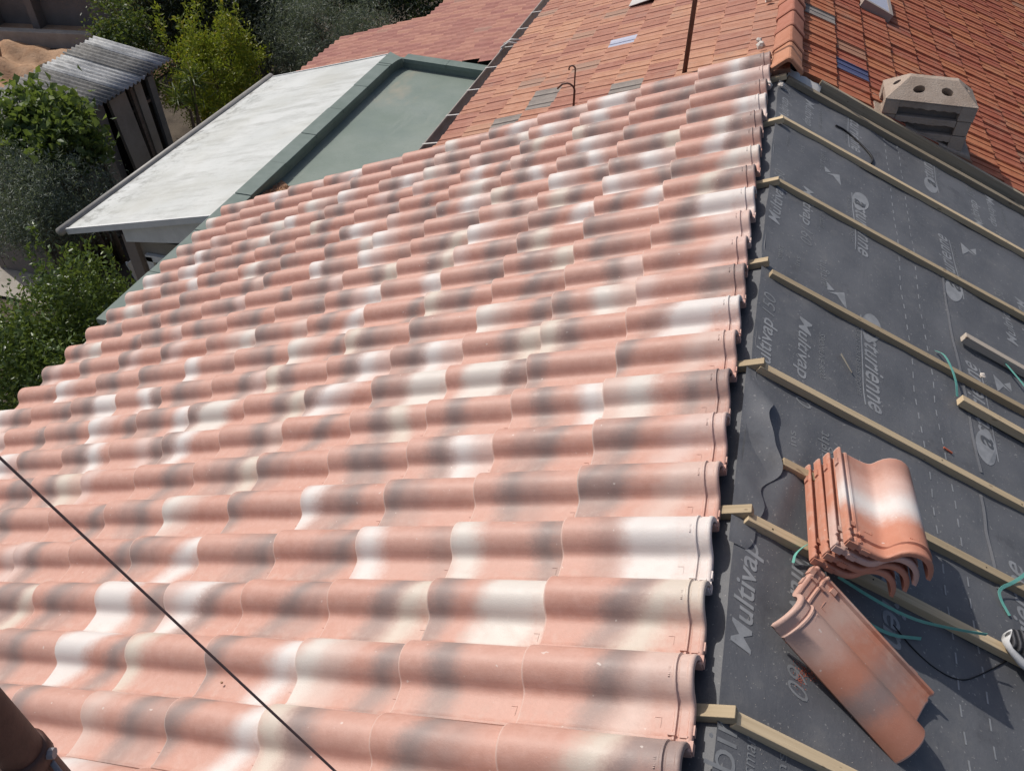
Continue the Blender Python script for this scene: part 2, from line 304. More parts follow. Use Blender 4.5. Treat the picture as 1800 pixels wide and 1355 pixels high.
# ---------------------------------------------------------------- the S-profile roof tile (one mesh, many tiles)
LT = .430
PROF = [(.000, .001), (.002, .0095), (.005, .011), (.009, .0095), (.012, -.001), (.024, -.003), (.027, .002), (.033, .003), (.037, .000), (.045, -.0005), (.060, -.001), (.080, -.0008), (.095, .0003), (.105, .0025), (.112, .0070), (.1175, .0150), (.123, .0275), (.131, .0410), (.144, .0535), (.159, .0608), (.176, .0635), (.192, .0610), (.206, .0545), (.218, .0450), (.228, .0330), (.235, .0205), (.239, .008)]
def tile_mesh(name, broken=False):
    mb = MB(); n = len(PROF); T = .0145
    st = [(0, -.0035), (.0022, -.0008), (.006, 0), (.10, 0), (.20, 0), (.30, 0), (.383, 0), (.3855, .0032), (.3905, .0034), (.393, -.004), (.3965, -.0045), (.399, -.0018), (.416, -.0022), (.419, .0008), (.425, .001), (.4285, -.0015), (LT, -.005)]
    top = []; bot = []
    for x, dz in st:
        for (y, h) in PROF: top.append((x, y, h + dz))
    for x, dz in (st[0], st[3], st[-1]):
        for i, (y, h) in enumerate(PROF):
            a = PROF[max(i - 1, 0)]; b = PROF[min(i + 1, n - 1)]; t = V((b[0] - a[0], b[1] - a[1], 0)).normalized()
            bot.append((x, y + (t.y * T * .8 if i >= 10 else 0), (-.0155 if i < 10 else h - T * t.x - .001)))
    fs = [(i * n + j, (i + 1) * n + j, (i + 1) * n + j + 1, i * n + j + 1) for i in range(len(st) - 1) for j in range(n - 1)]
    o = len(top); k = len(st)
    fs += [(o + i * n + j + 1, o + (i + 1) * n + j + 1, o + (i + 1) * n + j, o + i * n + j) for i in range(2) for j in range(n - 1)]
    fs += [(j, j + 1, o + j + 1, o + j) for j in range(n - 1)] + [((k - 1) * n + j + 1, (k - 1) * n + j, o + 2 * n + j, o + 2 * n + j + 1) for j in range(n - 1)]
    for j in (0, n - 1):
        ring = [i * n + j for i in range(k)] + [o + 2 * n + j, o + n + j, o + j]; fs.append(tuple(ring if j == 0 else ring[::-1]))
    mb.add(top + bot, fs)
    # hanging and stacking lugs cast on the face and side, raised square on the pan
    mb.box((.354, .056, -.003), (.3555, .080, .0002)); mb.box((.340, .079, -.003), (.3555, .0805, .0006))
    mb.box((.375, .036, -.002), (.392, .043, .008)); mb.box((.402, .034, -.004), (.420, .040, .004))
    mb.box((.06, -.005, -.010), (.085, .001, .004)); mb.box((.345, .010, -.004), (.362, .027, .006))
    mb.box((.420, .004, -.018), (.434, .030, .003)); mb.box((.420, .046, -.018), (.433, .070, -.004))
    for i in range(7): mb.box((.372, .150 + i * .0042, .050), (.3755 + .001 * (i % 3), .1525 + i * .0042, .0595 + .0042 * (1 - abs(i - 5) / 5)))
    me = mb.mesh(name, 'tile'); me.shade_smooth()
    try: me.set_sharp_from_angle(angle=math.radians(42))
    except Exception: pass
    return me
TILE = tile_mesh('roof_tile')
SPR = {'p': (0, 0, 0), 'D': (1, 0, 0), 'd': (.5, 0, 0), 'W': (0, 1, 0), 'w': (0, .42, 0), 'C': (0, .9, 1)}
def spray(o, s):
    o['dark_spray'] = [float(SPR[c][0]) for c in s]; o['pale_spray'] = [float(SPR[c][1]) for c in s]; o['cream'] = 1.0 if 'C' in s else (0.45 if random.random() < .3 else 0.0); o['fresh'] = 0.0
ROWS = {0: "ppCD pDdp CDpp DppW wpDd Dppp", 1: "ppDw pDpp WwpD DppW Cppp WWpD dDpp", 2: "ppDC DpWW ppDC ppDd wWDp WWpD pDdp pDDC", 3: "pdWW WppD Wppd ppdD ppdD DdpW pppD wDpp pppw",
 4: "DDpw pDdp Ddpp WdDp Dppp Wwpp pdDp pppD Dppp", 5: "dDpw pdDp pDWw pDDp Ddpp pdDC ppDd wppp pDCw ppDD", 6: "wWpD pDpW pDpp pDCp ppDp ppDw DWpp ppwD dDWp Ddpp ppWw", 7: "Dppw Dppp pWWD DdWW DWwp ppDC DWWp dDpW WwpD pdDp pppD ppww",
 8: "pdWW CDpp ppDC dDWw pDWw CDpp ppDw pDdp ppWD dDWW ppdD WwDd", 9: "wppD DpWw WwpD Ddpp CDdp WwpD pdDp Wppd Ddpp dDpp Wwpp pppd", 10: "pdpw ppDw ppDd CdDp pppD pDpW Ddpw dpwW Dwpp Dwpp Dppp Dwpp", 11: "pDpw pDdp pDdC ppdD dppW pDwW ppdD pdDp pDdp dDpw pppD pDwW",
 12: "pDWW Ddpp DCpp wpDd ppDC ppDC pdDw pppD pdDw pDdp pppD ppdD", 13: "ppCD pDpW dDpW Wwpd pdDC Wwpd WDdp Dppp ppDw Ddpp Ddpp DpWw", 14: "DdpW WwpD pCDp pwDw ppdD Wwpd DppW Ddpp pWDd pDdp DdpW wpdp", 15: "ppWD DdWw WwpD CDpp DpWw wpdD DWwp pdDp pdDp pdDp wWpd WwDp",
 16: "ppWD pdDC dDWp pDWp pwWd ppDp ppdD CDpp Ddpp pDwW WDdp pppD", 17: "DdpW Dppp pWwd wDpp pWpD wpdp pwDp dDpp WppD ppwW wdpp wDpp", 18: "ppdD ppDd CDdp DCpp wDdp WwDp dDWw Wwpp pWwd Dppp ppwd wppp", 19: "dDWw ppdD wWpd pWwp pdDW wDdp pppD Dppp pppd Dppp pppp Wppd", 20: "ppWD pDdp pWWd ppDw DpWw Wppd pppd ppdd pDwW Dppw ppWw pDwp"}
POOL = ["ppDp", "pDpp", "WwpD", "DpWw", "ppdD", "Ddpp", "pDWw", "ppDC", "Wwpp", "pdDp"]

# ---------------------------------------------------------------- the house being re-roofed
YA, YB = -1.15, 4.24
house = thing('house', 'low house being re-roofed, new pink tiles on one slope, bare grey underlay on the other', 'house', None, (0, 1.5, GZ))
def hp(mb): # shift world coordinates into the house frame
    mb.v = [(a - house.location.x, b - house.location.y, c - house.location.z) for a, b, c in mb.v]; return mb
EU = 12 * G - .10
deck = MB().prism([V((X0, YA, Z0 - .001)), LP(EU, YA, -.1345), LP(EU, YA, -.22), V((X0, YA, Z0 - .10))], (0, YB - YA, 0))
roof = hp(deck).build('tiled_roof', 'under', house)
for j in range(-4, 21):
    seq = ROWS.get(j, '').split()
    for i in range(1, 13):
        tl = math.atan2(.020, G) + random.uniform(-.002, .002); ex = UL * math.cos(tl) - NL * math.sin(tl); ez = NL * math.cos(tl) + UL * math.sin(tl)
        yaw = random.uniform(-.007, .007); ey = (YY + ex * yaw).normalized(); ex = ey.cross(ez)
        o = link('roof_tile', TILE, roof, rel(house, frame(LP(i * G + random.uniform(-.005, .005), j * W - .178 + random.uniform(-.0015, .0015), -.062 + random.uniform(-.001, .001)), ex, ey, ez)))
        spray(o, seq[i - 1] if i <= len(seq) else random.choice(POOL))
# bare slope: underlay sheet with print
SMAX = 3.6
rd = MB().prism([RP(-.0, YA, -.006), RP(SMAX, YA, -.006), RP(SMAX, YA, -.09), RP(.0, YA, -.09)], (0, YB - YA, 0))
hp(rd).build('roof_deck', 'under', house)
def ush(u, v):
    s = -.012 + (1.9 * (u / .8) if u < .8 else 1.9 + (SMAX - 1.9) * (u - .8) / .2); y = YA + (YB - YA) * v
    return RP(s, y, uh(s, y))
und = hp(MB().grid(ush, 110, 240)).build('underlay', 'under', house, smooth=True)
# lap joints of the sheet
for s, ya, yb in ((.985, .18, .58), (.93, 1.52, 2.9), (.905, 1.0, 1.4)):
    hp(MB().grid(lambda u, v: RP(s + .004 * math.sin(9 * v) + .5 * u * .02, ya + (yb - ya) * v, uh(s, ya + (yb - ya) * v) + .001 + .0035 * u), 1, 14)).build('sheet_edge', 'under', und)
def flap(u, v):
    y = .66 + .77 * v; e = .018 + .085 * math.sin(math.pi * v) ** 1.2 * (1 - .35 * v) + .016 * math.sin(17 * v) + .010 * math.sin(31 * v + 1)
    s = -.03 + (e + .03) * u; k = math.sin(math.pi * min(1, max(0, v))) ** .6
    return RP(s, y, .006 + k * (.022 * u ** 1.5 + .012 * math.sin(2.2 * u + 9 * v) * u + .008 * math.sin(23 * v + 3 * u) * u))
hp(MB().grid(flap, 14, 60)).build('loose_flap', 'under', und, smooth=True)
def on_sheet(name, vs, fs, mat):
    mb = MB(); mb.add([RP(s, y, uh(s, y) + (.0024 if mat == 'printdark' else .0012)) for s, y in vs], fs); return hp(mb).build(name, mat, und)
def text(body, s, y, length, height, up, mat='print', shear=.2, lim=99):
    cu = bpy.data.curves.new('txt', 'FONT'); cu.body = body; cu.shear = shear; cu.resolution_u = 3; cu.offset = .012 if mat != 'printdim' else -.004
    ob = bpy.data.objects.new('txt', cu); col.objects.link(ob); dg = bpy.context.evaluated_depsgraph_get(); ev = ob.evaluated_get(dg); me = ev.to_mesh()
    vs = [(q.co.x, q.co.y) for q in me.vertices]; fs = [tuple(p.vertices) for p in me.polygons]; ev.to_mesh_clear(); bpy.data.objects.remove(ob)
    x0 = min(a for a, b in vs); x1 = max(a for a, b in vs); h0 = max(b for a, b in vs); k = length / (x1 - x0); q = height / h0
    pts = [((s - b * q) if up else (s + b * q), (y + (a - x0) * k) if up else (y - (a - x0) * k)) for a, b in vs]
    if not up: pass
    on_sheet('lettering', pts, fs, mat)
def disc(s, y, rs, ry, mat, tilt=.45):
    n = 28; vs = []
    for i in range(n):
        t = 2 * math.pi * i / n; a, b = ry * math.cos(t), rs * math.sin(t); vs.append((s + b, y + a + b * tilt))
    on_sheet('logo_disc', vs, [tuple(range(n))], mat)
def bar(s, y0, y1, wd, mat):
    n = 8; vs = []; 
    for i in range(n + 1): vs += [(s - wd / 2, y0 + (y1 - y0) * i / n), (s + wd / 2, y0 + (y1 - y0) * i / n)]
    on_sheet('underline', vs, [(2 * i, 2 * i + 1, 2 * i + 3, 2 * i + 2) for i in range(n)], mat)
def brand(s, y, up):
    d = 1 if up else -1; e = -1 if up else 1
    disc(s + e * .035, y - d * .005, .048, .095, 'print', .5 if up else .5)
    text('a', s, y + d * .0, .055, .055, up, 'printdark', .25); text('sturienne', s, y + d * .062, .45, .078, up, 'print', .25)
    bar(s - e * .014, y - d * .05, y + d * .50, .006, 'print'); text("PAS EN TOITURES DOME", s - e * .042, y + d * .02, .44, .018, up, 'printdim', 0)
def logo(s, y, d):
    on_sheet('logo_mark', [(s - d * .045, y - .06), (s + d * .04, y + .01), (s + d * .045, y - .11), (s + d * .035, y - .10), (s - d * .0, y - .045)], [(0, 4, 3, 2, 1)], 'print')
    on_sheet('logo_mark', [(s - d * .05, y + .02), (s - d * .01, y - .02), (s - d * .045, y - .045)], [(0, 1, 2)], 'print')
for k in range(-1, 4):
    y = .35 + 1.07 * k; text('Multivap', .062, y, .345, .058, True); text('150', .066, y + .375, .125, .055, True, 'printdim', .25)
    y = .80 + 1.08 * k; text('Multivap', .172, y, .355, .055, False); text('160', .168, y - .385, .12, .06, False, 'printdim', .25)
    text('SPOMUVE 8000', .262, y - .03, .27, .024, False, 'printdim')
    if k != 0: brand(.468, .985 + 1.075 * k, False)
    else: text('sturienne', .468, .92, .45, .078, False, 'print', .25)
    brand(1.03, .64 + 1.06 * k, True); text('Multivap', 1.32, .43 + 1.065 * k, .31, .058, True); text('150', 1.315, .77 + 1.065 * k, .1, .055, True, 'printdim')
    text('Multivap', 1.40, .92 + 1.06 * k, .34, .055, False); text('160', 1.41, .55 + 1.06 * k, .11, .055, False, 'printdim'); text('SPOMUVE 8000', 1.50, .9 + 1.06 * k, .27, .024, False, 'printdim')
    if k > 0: logo(.345, .045 + 1.085 * k, 1)
    logo(1.16, .04 + 1.085 * k, -1)
    text('bir', .04, .035 + 1.085 * k, .125, .075, True, 'printdim', 0) if k == 0 else text('airtight', .30, .02 + 1.085 * k, .20, .045, True, 'printdim', 0)
    text('smart', .088, .055 + 1.085 * k, .10, .026, True, 'printdim', .1); text('ins', .172, .07 + 1.085 * k, .075, .026, True, 'printdim', 0)
for s in (.697, .788):
    y = -.30
    while y < YB - .1:
        c = s + .008 * math.sin(2.2 * y); on_sheet('printed_dash', [(c - .003, y), (c + .003, y), (c + .003, y + .036), (c - .003, y + .036)], [(0, 1, 2, 3)], 'print'); y += .078
# counter-battens on the bare slope and their ends beyond the ridge
def batten(name, p, ex, ey, ez, mat, parent, bev=.0022):
    L = V(ex).length; fx = V(ex).normalized(); mw = frame(p, fx, V(ey).normalized(), V(ez).normalized()); k = max(2, int(L / .25)); wy, wz = V(ey).length, V(ez).length
    mb = MB(); ph = random.uniform(0, 6); vs = []
    for i in range(k + 1):
        t = i / k; dy, dz = .0016 * math.sin(5 * t + ph), .0012 * math.sin(7 * t + 2 * ph)
        vs += [(L * t, dy, dz), (L * t, wy + dy, dz), (L * t, wy + dy, wz + dz), (L * t, dy, wz + dz)]
    fs = [(i * 4 + q, i * 4 + 4 + q, i * 4 + 4 + (q + 1) % 4, i * 4 + (q + 1) % 4) for i in range(k) for q in range(4)] + [(0, 1, 2, 3), (4 * k + 3, 4 * k + 2, 4 * k + 1, 4 * k)]
    mb.add(vs, fs)
    me = mb.mesh(name, mat); o = link(name, me, parent, rel(parent, mw) if parent else mw, bev); return o
BW, BH = .032, .029
for y, s0 in ((3.545, .006), (2.827, .010), (2.038, .024), (1.434, .006), (.754, .008), (.154, .020), (1.035, .112), (-.52, .02)):
    b = batten('counter_batten', RP(s0, y - BW / 2, .004), DR * (SMAX - .1 - s0), YY * BW, NR * BH, 'wood', house)
    if .1 < y < 1.5:
        for q in range(4):
            c = RP(s0 + .06 + .33 * q + .04 * random.random(), y + random.uniform(-.006, .006), .004 + BH + .0003); n = 8
            hp(MB().add([c + (DR * math.cos(t) + YY * math.sin(t)) * .0028 for t in [2 * math.pi * i / n for i in range(n)]], [tuple(range(n))])).build('nail', 'dark', house)
for y, u1 in ((4.12, -.150), (3.50, -.152), (2.80, -.154), (2.10, -.138), (1.440, -.154), (.772, -.152), (.158, -.152)):
    batten('counter_batten_end', LP(.12, y - BW / 2, -.1335), UL * (.12 - u1), YY * BW, NL * BH, 'wood', house)
batten('edge_batten', RP(.03, 4.108, .004), DR * 3.4, YY * .045, NR * .034, 'woodgrey', house)
batten('edge_board', RP(.235, 4.250, -.03), DR * 3.2, YY * .032, NR * .094, 'woodgrey', house)
hp(MB().grid(lambda u, v: RP(.03 + .22 * u, 4.155 + .09 * v, .012 + .03 * v + .004 * math.sin(30 * u)), 8, 3)).build('flashing_strip', 'zinc', house, smooth=True)
# walls of the house
EX = -EU * CT; EZ = -EU * ST - .2
hp(MB().box((EX + .12, YA + .1, GZ), (X0 + SMAX * CT - .2, YB - .02, EZ - .06))).build('wall', 'render', house)
hp(MB().prism([V((EX + .12, 0, EZ - .055)), V((X0 + SMAX * CT - .2, 0, EZ - .055)), V((X0 + SMAX * CT - .2, 0, Z0 - SMAX * ST + .0)), V((X0, 0, Z0 - .12))], (0, .2, 0))).build('gable', 'render', house).location.y += YA + .1
hp(MB().obb(LP(EU + .004, YA, -.27), (-.03, 0, 0), (0, 2.72 - YA, 0), (0, 0, .16))).build('fascia', 'trim', house)
hp(MB().box((EX - .13, 2.50, EZ - .14), (EX + .06, 2.80, EZ + .06))).build('end_block', 'mortar', house, bevel=.01)

# ---------------------------------------------------------------- things lying on the bare slope
def tile_thing(name, label, mw, s, group=None):
    o = link(name, TILE, None, mw); tag(o, label, 'roof tile', group); spray(o, s); o['fresh'] = 1.0; return o
def sv(a): return DR * a[0] + YY * a[1] + NR * a[2]
def onb(a, b): ex = sv(a).normalized(); ey = sv(b); ez = ex.cross(ey).normalized(); return ex, ez.cross(ex), ez
ex, ey, ez = onb((-.908, .402, .105), (-.418, -.888, -.16))
tile_thing('roof_tile', 'single new roof tile lying askew on the bare underlay, face up', frame(RP(.583, .478, .036), ex, ey * 1.04, ez), "pDpw")
names = ['lowest of the four stacked tiles, resting on the battens', 'second tile from the bottom of the small stack on the battens', 'third tile up in the small stack, just under the top one', 'top tile of the small stack, pale patch on its roll']
for k in range(4):
    ex, ey, ez = onb((-.071 + .01 * math.sin(2.1 * k), -.982, .173), (.996, -.061, .063))
    p = RP(.230 - .009 * (3 - k) + .003 * math.sin(3 * k), 1.096 - .004 * (3 - k), .125 - .035 * (3 - k))
    tile_thing('roof_tile', names[k], frame(p, ex, ey, ez), ["pppp", "pppp", "pppw", "dwWp"][k], 'tiles stacked on the bare slope')
def loose_batten(label, p0, p1, mat, h):
    a = RP(p0[0], p0[1], h); b = RP(p1[0], p1[1], h); d = b - a; sd = NR.cross(d.normalized()) * .034
    o = batten('loose_batten', a - sd / 2, d, sd, NR * .034, mat, None); return tag(o, label, 'batten', 'loose battens')
loose_batten('loose planed batten with reddish end, upper one of the two short pieces', (.965, 2.335), (2.2, 2.30), 'woodred', .010)
loose_batten('loose batten with a dark knot, below the planed one', (.880, 1.865), (2.1, 1.83), 'wood', .008)
def strap(label, pts, side=None, mat='strap', wd=.009, name='packing_strap', cat='strap'):
    P = [RP(s, y, h) for s, y, h in pts]
    for _ in range(2):
        Q = [P[0]]
        for a, b in zip(P, P[1:]): Q += [a * .75 + b * .25, a * .25 + b * .75]
        P = Q + [P[-1]]
    o = MB().ribbon(P, side or (NR * .8 + YY * .5), wd).build(name, mat, smooth=False); return tag(o, label, cat, 'green packing straps')
strap('green plastic strap arching out beside the tile stack', [(.170, .690, .012), (.165, .715, .03), (.205, .765, .055), (.285, .80, .06)], DR * .3 + NR)
strap('green plastic strap sticking out in front of the tile stack', [(.30, .70, .035), (.40, .665, .055), (.50, .645, .075), (.60, .665, .085), (.74, .71, .09)], NR + YY * .3)
strap('short green strap end in the shadow below the stack', [(.34, .63, .012), (.46, .60, .02), (.585, .655, .012)], NR + YY)
strap('green strap slung over a batten above the loose batten', [(.815, 2.14, .012), (.822, 2.08, .05), (.862, 1.96, .042), (.885, 1.90, .012)], DR + YY * .4, wd=.011)
strap('green strap trailing under the planed batten at the edge', [(1.165, 2.345, .022), (1.19, 2.28, .03), (1.255, 2.17, .038), (1.31, 2.08, .012)], DR + YY * .3, wd=.012)
strap('green strap loop lying by the shoe', [(1.03, 1.125, .045), (.95, 1.03, .04), (.895, .985, .022), (.905, .955, .012), (.932, .91, .010)], DR + YY * .2, wd=.011)
def cord(label, pts, r, mat, name='cord'):
    P = [RP(s, y, uh(s, y) + r + h) for s, y, h in pts]
    for _ in range(3):
        Q = [P[0]]
        for a, b in zip(P, P[1:]): Q += [a * .75 + b * .25, a * .25 + b * .75]
        P = Q + [P[-1]]
    return tag(MB().tube(P, r, 6).build(name, mat, smooth=True), label, 'cord')
cord('short black rubber cord curling beside the topmost batten', [(.366, 3.889, .001), (.42, 3.905, .001), (.486, 3.873, .001), (.586, 3.765, .001), (.605, 3.70, .001), (.583, 3.63, .001)], .0055, 'black')
cord('thin dark cord looping over the underlay below the stack', [(.50, .66, 0), (.562, .613, 0), (.633, .582, 0), (.714, .585, 0), (.79, .644, 0), (.90, .745, 0)], .0018, 'black')
tag(MB().add([RP(.352, 1.778, .012), RP(.357, 1.781, .010), RP(.402, 1.702, .008), RP(.399, 1.700, .009), RP(.354, 1.776, .005), RP(.40, 1.701, .004)], [(0, 1, 2, 3), (0, 3, 5, 4), (1, 4, 5, 2), (0, 4, 1), (3, 2, 5)]).build('wood_splinter', 'panelpale'), 'pale pointed splinter of wood on the underlay', 'splinter')
tag(MB().obb(RP(.78, 1.545, .006), DR * .035 - YY * .006, YY * .006, NR * .005).build('wood_chip', 'brick'), 'small reddish chip of wood between two battens', 'chip')
def rock(name, c, r, mat, label=None, cat=None, n=1, seed=0):
    q = random.Random(seed); mb = MB(); P = []; 
    for i in range(3):
        for j in range(6):
            a = math.pi * (i + .6) / 3.4; t = 2 * math.pi * j / 6 + i; k = r * q.uniform(.7, 1.15); P.append(c + V((math.sin(a) * math.cos(t), math.sin(a) * math.sin(t), math.cos(a) * .8)) * k)
    P = [c + V((0, 0, r * .7))] + P + [c - V((0, 0, r * .7))]
    fs = [(0, 1 + j, 1 + (j + 1) % 6) for j in range(6)] + [(1 + i * 6 + j, 7 + i * 6 + j, 7 + i * 6 + (j + 1) % 6, 1 + i * 6 + (j + 1) % 6) for i in range(2) for j in range(6)] + [(19, 13 + (j + 1) % 6, 13 + j) for j in range(6)]
    o = mb.add(P, fs).build(name, mat); 
    return tag(o, label, cat) if label else o
rock('mortar_lump', RP(1.005, 2.085, .045), .014, 'mortar', 'small pale lump of mortar on a batten by the loose batten', 'mortar lump', seed=3)
rock('tile_shard', RP(.215, .60, .010), .006, 'brick', 'tiny red tile shard on the underlay left of the loose tile', 'tile shard', seed=4)
# brick dust and crumbs swept about the loose tile: too many to count
mb = MB(); q = random.Random(11)
def crumb(s, y, r):
    c = RP(s, y, uh(s, y) + r * .4); a = q.uniform(0, 6); e1 = (DR * math.cos(a) + YY * math.sin(a)) * r; e2 = NR.cross(e1) * .7
    mb.add([c - e1 - e2 * .4, c + e1 - e2, c + e2, c + NR * r * .8], [(0, 1, 3), (1, 2, 3), (2, 0, 3)])
for i in range(700):
    s = abs(q.gauss(.18, .22)) + .03; y = q.uniform(-.4, 1.4); crumb(s, y, q.uniform(.0004, .0013))
for i in range(500): crumb(q.uniform(.05, 1.8), q.uniform(-.4, 4.1), q.uniform(.0004, .0014))
tag(mb.build('debris', 'mortar'), 'pale crumbs and sawdust scattered over the underlay', 'debris', kind='stuff')
mb = MB()
for cx, cy, sx, sy, n in ((.215, .60, .006, .010, 40), (.165, .475, .004, .016, 60), (.232, .385, .018, .012, 160), (.205, .352, .008, .012, 120)):
    for i in range(n): crumb(q.gauss(cx, sx), q.gauss(cy, sy), q.uniform(.0006, .002))
tag(mb.build('brick_dust', 'brick'), 'red brick dust spilled beside the loose tile', 'dust', kind='stuff')

# shoe of a worker at the edge of the picture
sh = thing('shoe', 'black ribbed knit sneaker with a white rubber sole, stepping on a batten', 'shoe', None, RP(.845, .775, .034))
fx = (DR * .93 - YY * .36).normalized(); fz = NR; fy = fz.cross(fx)
def foot(off, zs, grow):
    sec = []
    for i, (x, hw, sk) in enumerate(((0, .012, 0), (.006, .026, 0), (.025, .038, .001), (.07, .046, .003), (.12, .045, .002), (.17, .036, -.002), (.22, .033, -.002), (.26, .032, 0), (.278, .024, 0), (.284, .010, 0))):
        sec.append((x, hw + grow, sk, zs(x)))
    return sec
def lathe_shoe(sec, base, top_round, parent, name, mat):
    mb = MB(); n = 14; P = []
    for x, hw, sk, zt in sec:
        b = base(x)
        for k in range(n):
            t = 2 * math.pi * k / n; cx, sx = math.cos(t), math.sin(t); rr = top_round
            yy = hw * math.copysign(abs(cx) ** rr, cx); zz = (b + zt) / 2 + (zt - b) / 2 * math.copysign(abs(sx) ** rr, sx); P.append(fx * x + fy * (yy + sk) + fz * zz)
    k = len(sec); mb.add(P, [(i * n + j, (i + 1) * n + j, (i + 1) * n + (j + 1) % n, i * n + (j + 1) % n) for i in range(k - 1) for j in range(n)] + [tuple(range(n)), tuple(range(k * n - 1, (k - 1) * n - 1, -1))])
    return mb.build(name, mat, parent, smooth=True)
lathe_shoe(foot(0, lambda x: .030 + .004 * math.cos(x * 18) + (.014 if x < .004 else .006 if x < .02 else 0), .004), lambda x: .010 if x < .03 else .0, .55, sh, 'sole', 'shoewhite')
lathe_shoe(foot(0, lambda x: .045 + min(.055, x * .55) + max(0, x - .14) * .25, -.001), lambda x: .022, .8, sh, 'upper', 'knit')
mb = MB().tube([fx * .215 + fz * .09, fx * .222 + fz * .14], [.037, .040], 14); mb.build('ankle_collar', 'knit', sh, smooth=True)
mb = MB()
for i in range(5): mb.tube([fx * (.085 + i * .02) - fy * .018 + fz * (.088 + i * .006), fx * (.085 + i * .02) + fz * (.094 + i * .0065), fx * (.085 + i * .02) + fy * .018 + fz * (.088 + i * .006)], .003, 6)
mb.build('lace', 'shoewhite', sh, smooth=True)

# stove pipe / mast and wires standing near the camera
pb = V((-.965, -.488, -.564))
mast = thing('mast', 'thick rusty brown steel mast rising from the tiles at the corner', 'mast', None, pb)
MB().tube([(0, 0, 0), (0, 0, .5), (0, 0, 1.1), (0, 0, 2.4)], .033, 24).build('pole', 'rust', mast, smooth=True)
MB().tube([(0, 0, .985), (0, 0, .988), (0, 0, 1.018), (0, 0, 1.021)], [.0340, .0385, .0385, .0340], 24).build('clamp', 'rust', mast, smooth=True)
MB().tube([(.034, .012, 1.005), (.044, .016, 1.005)], .009, 8).build('bolt', 'greywire', mast)
MB().tube([(.036, .008, .985), (.06, -.005, .90), (.10, -.03, .70), (.17, -.08, .3)], .0045, 8).build('cable', 'greywire', mast, smooth=True)
P1, P2 = V((-1.15, -.16, .73)), V((-.54, -.31, .24)); d = (P1 - P2)
tag(MB().tube([P2 - d * .60, P2, P1, P1 + d * 1.2, P1 + d * 3.2], .0024, 8).build('guy_wire', 'wire', smooth=True), 'thin dark cable stretched slantwise above the new tiles', 'cable')
q = random.Random(5)
for lb, (i, j, yy, r) in (('tiny tan pebble on a pale pan near the rusty mast', (5.75, 0, -.075, .006)), ('tiny dark pebble on a tile pan under the cable', (3.75, 1, -.10, .005))):
    rock('pebble', LP(i * G, j * W + yy, -.054), r, 'earth', lb, 'pebble', seed=int(i * 10))

# ---------------------------------------------------------------- the neighbouring old house
old = thing('old_house', 'old house with weathered orange interlocking tiles and an angular ridge', 'house', None, (0, 7, GZ))
def op(mb): mb.v = [(a - old.location.x, b - old.location.y, c - old.location.z) for a, b, c in mb.v]; return mb
OX, OZ = .19, -.029; OY0, OY1 = 4.36, 12.2; OL = 11 * .235 + .03; OR = 4.4
def OLp(u, y, h=0): return V((OX, 0, OZ)) - UL * u + YY * y + NL * h
def ORp(s, y, h=0): return V((OX, 0, OZ)) + DR * s + YY * y + NR * h
lroof = op(MB().prism([OLp(0, OY0 - .08, -.035), OLp(OL, OY0 - .08, -.035), OLp(OL, OY0 - .08, -.12), OLp(0, OY0 - .08, -.12)], (0, OY1 - OY0, 0))).build('roof_slope', 'dark', old)
rroof = op(MB().prism([ORp(0, 4.30, -.035), ORp(OR, 4.30, -.035), ORp(OR, 4.30, -.12), ORp(0, 4.30, -.12)], (0, OY1 - OY0 - .1, 0))).build('roof_slope', 'dark', old)
OG, OW = .235, .19
def old_tile():
    pr = [(0, .006), (.010, .006), (.014, -.010), (.024, -.010), (.031, .002), (.055, .0), (.084, .003), (.089, -.009), (.099, -.009), (.106, .004), (.135, .001), (.166, .004), (.180, .009), (.196, .009)]
    mb = MB(); n = len(pr); L = .268
    vs = [(x, y, h + dz) for x, dz in ((0, -.004), (.006, 0), (L, 0)) for y, h in pr] + [(x, y, -.026) for x in (0, L) for y in (pr[0][0], pr[-1][0])]
    fs = [(i * n + j, (i + 1) * n + j, (i + 1) * n + j + 1, i * n + j + 1) for i in range(2) for j in range(n - 1)]; o = 3 * n
    fs += [tuple(range(n)) + (o + 1, o), (o, o + 2) + (2 * n, n, 0), (o + 3, o + 1, n - 1, 2 * n - 1, 3 * n - 1)]
    mb.add(vs, fs); return mb.mesh('old_tile', 'old')
OT = old_tile()
def variant(me, mat): c = me.copy(); c.materials[0] = M[mat]; return c
OTR, OTG, OTB, OTP = variant(OT, 'oldred'), variant(OT, 'oldgrey'), variant(OT, 'glass'), variant(OT, 'glasspale')
CI = cam.matrix_world.inverted()
def px(P):
    q = CI @ P; return (900 + 1415.2 * q.x / -q.z, 677.5 - 1415.2 * q.y / -q.z)
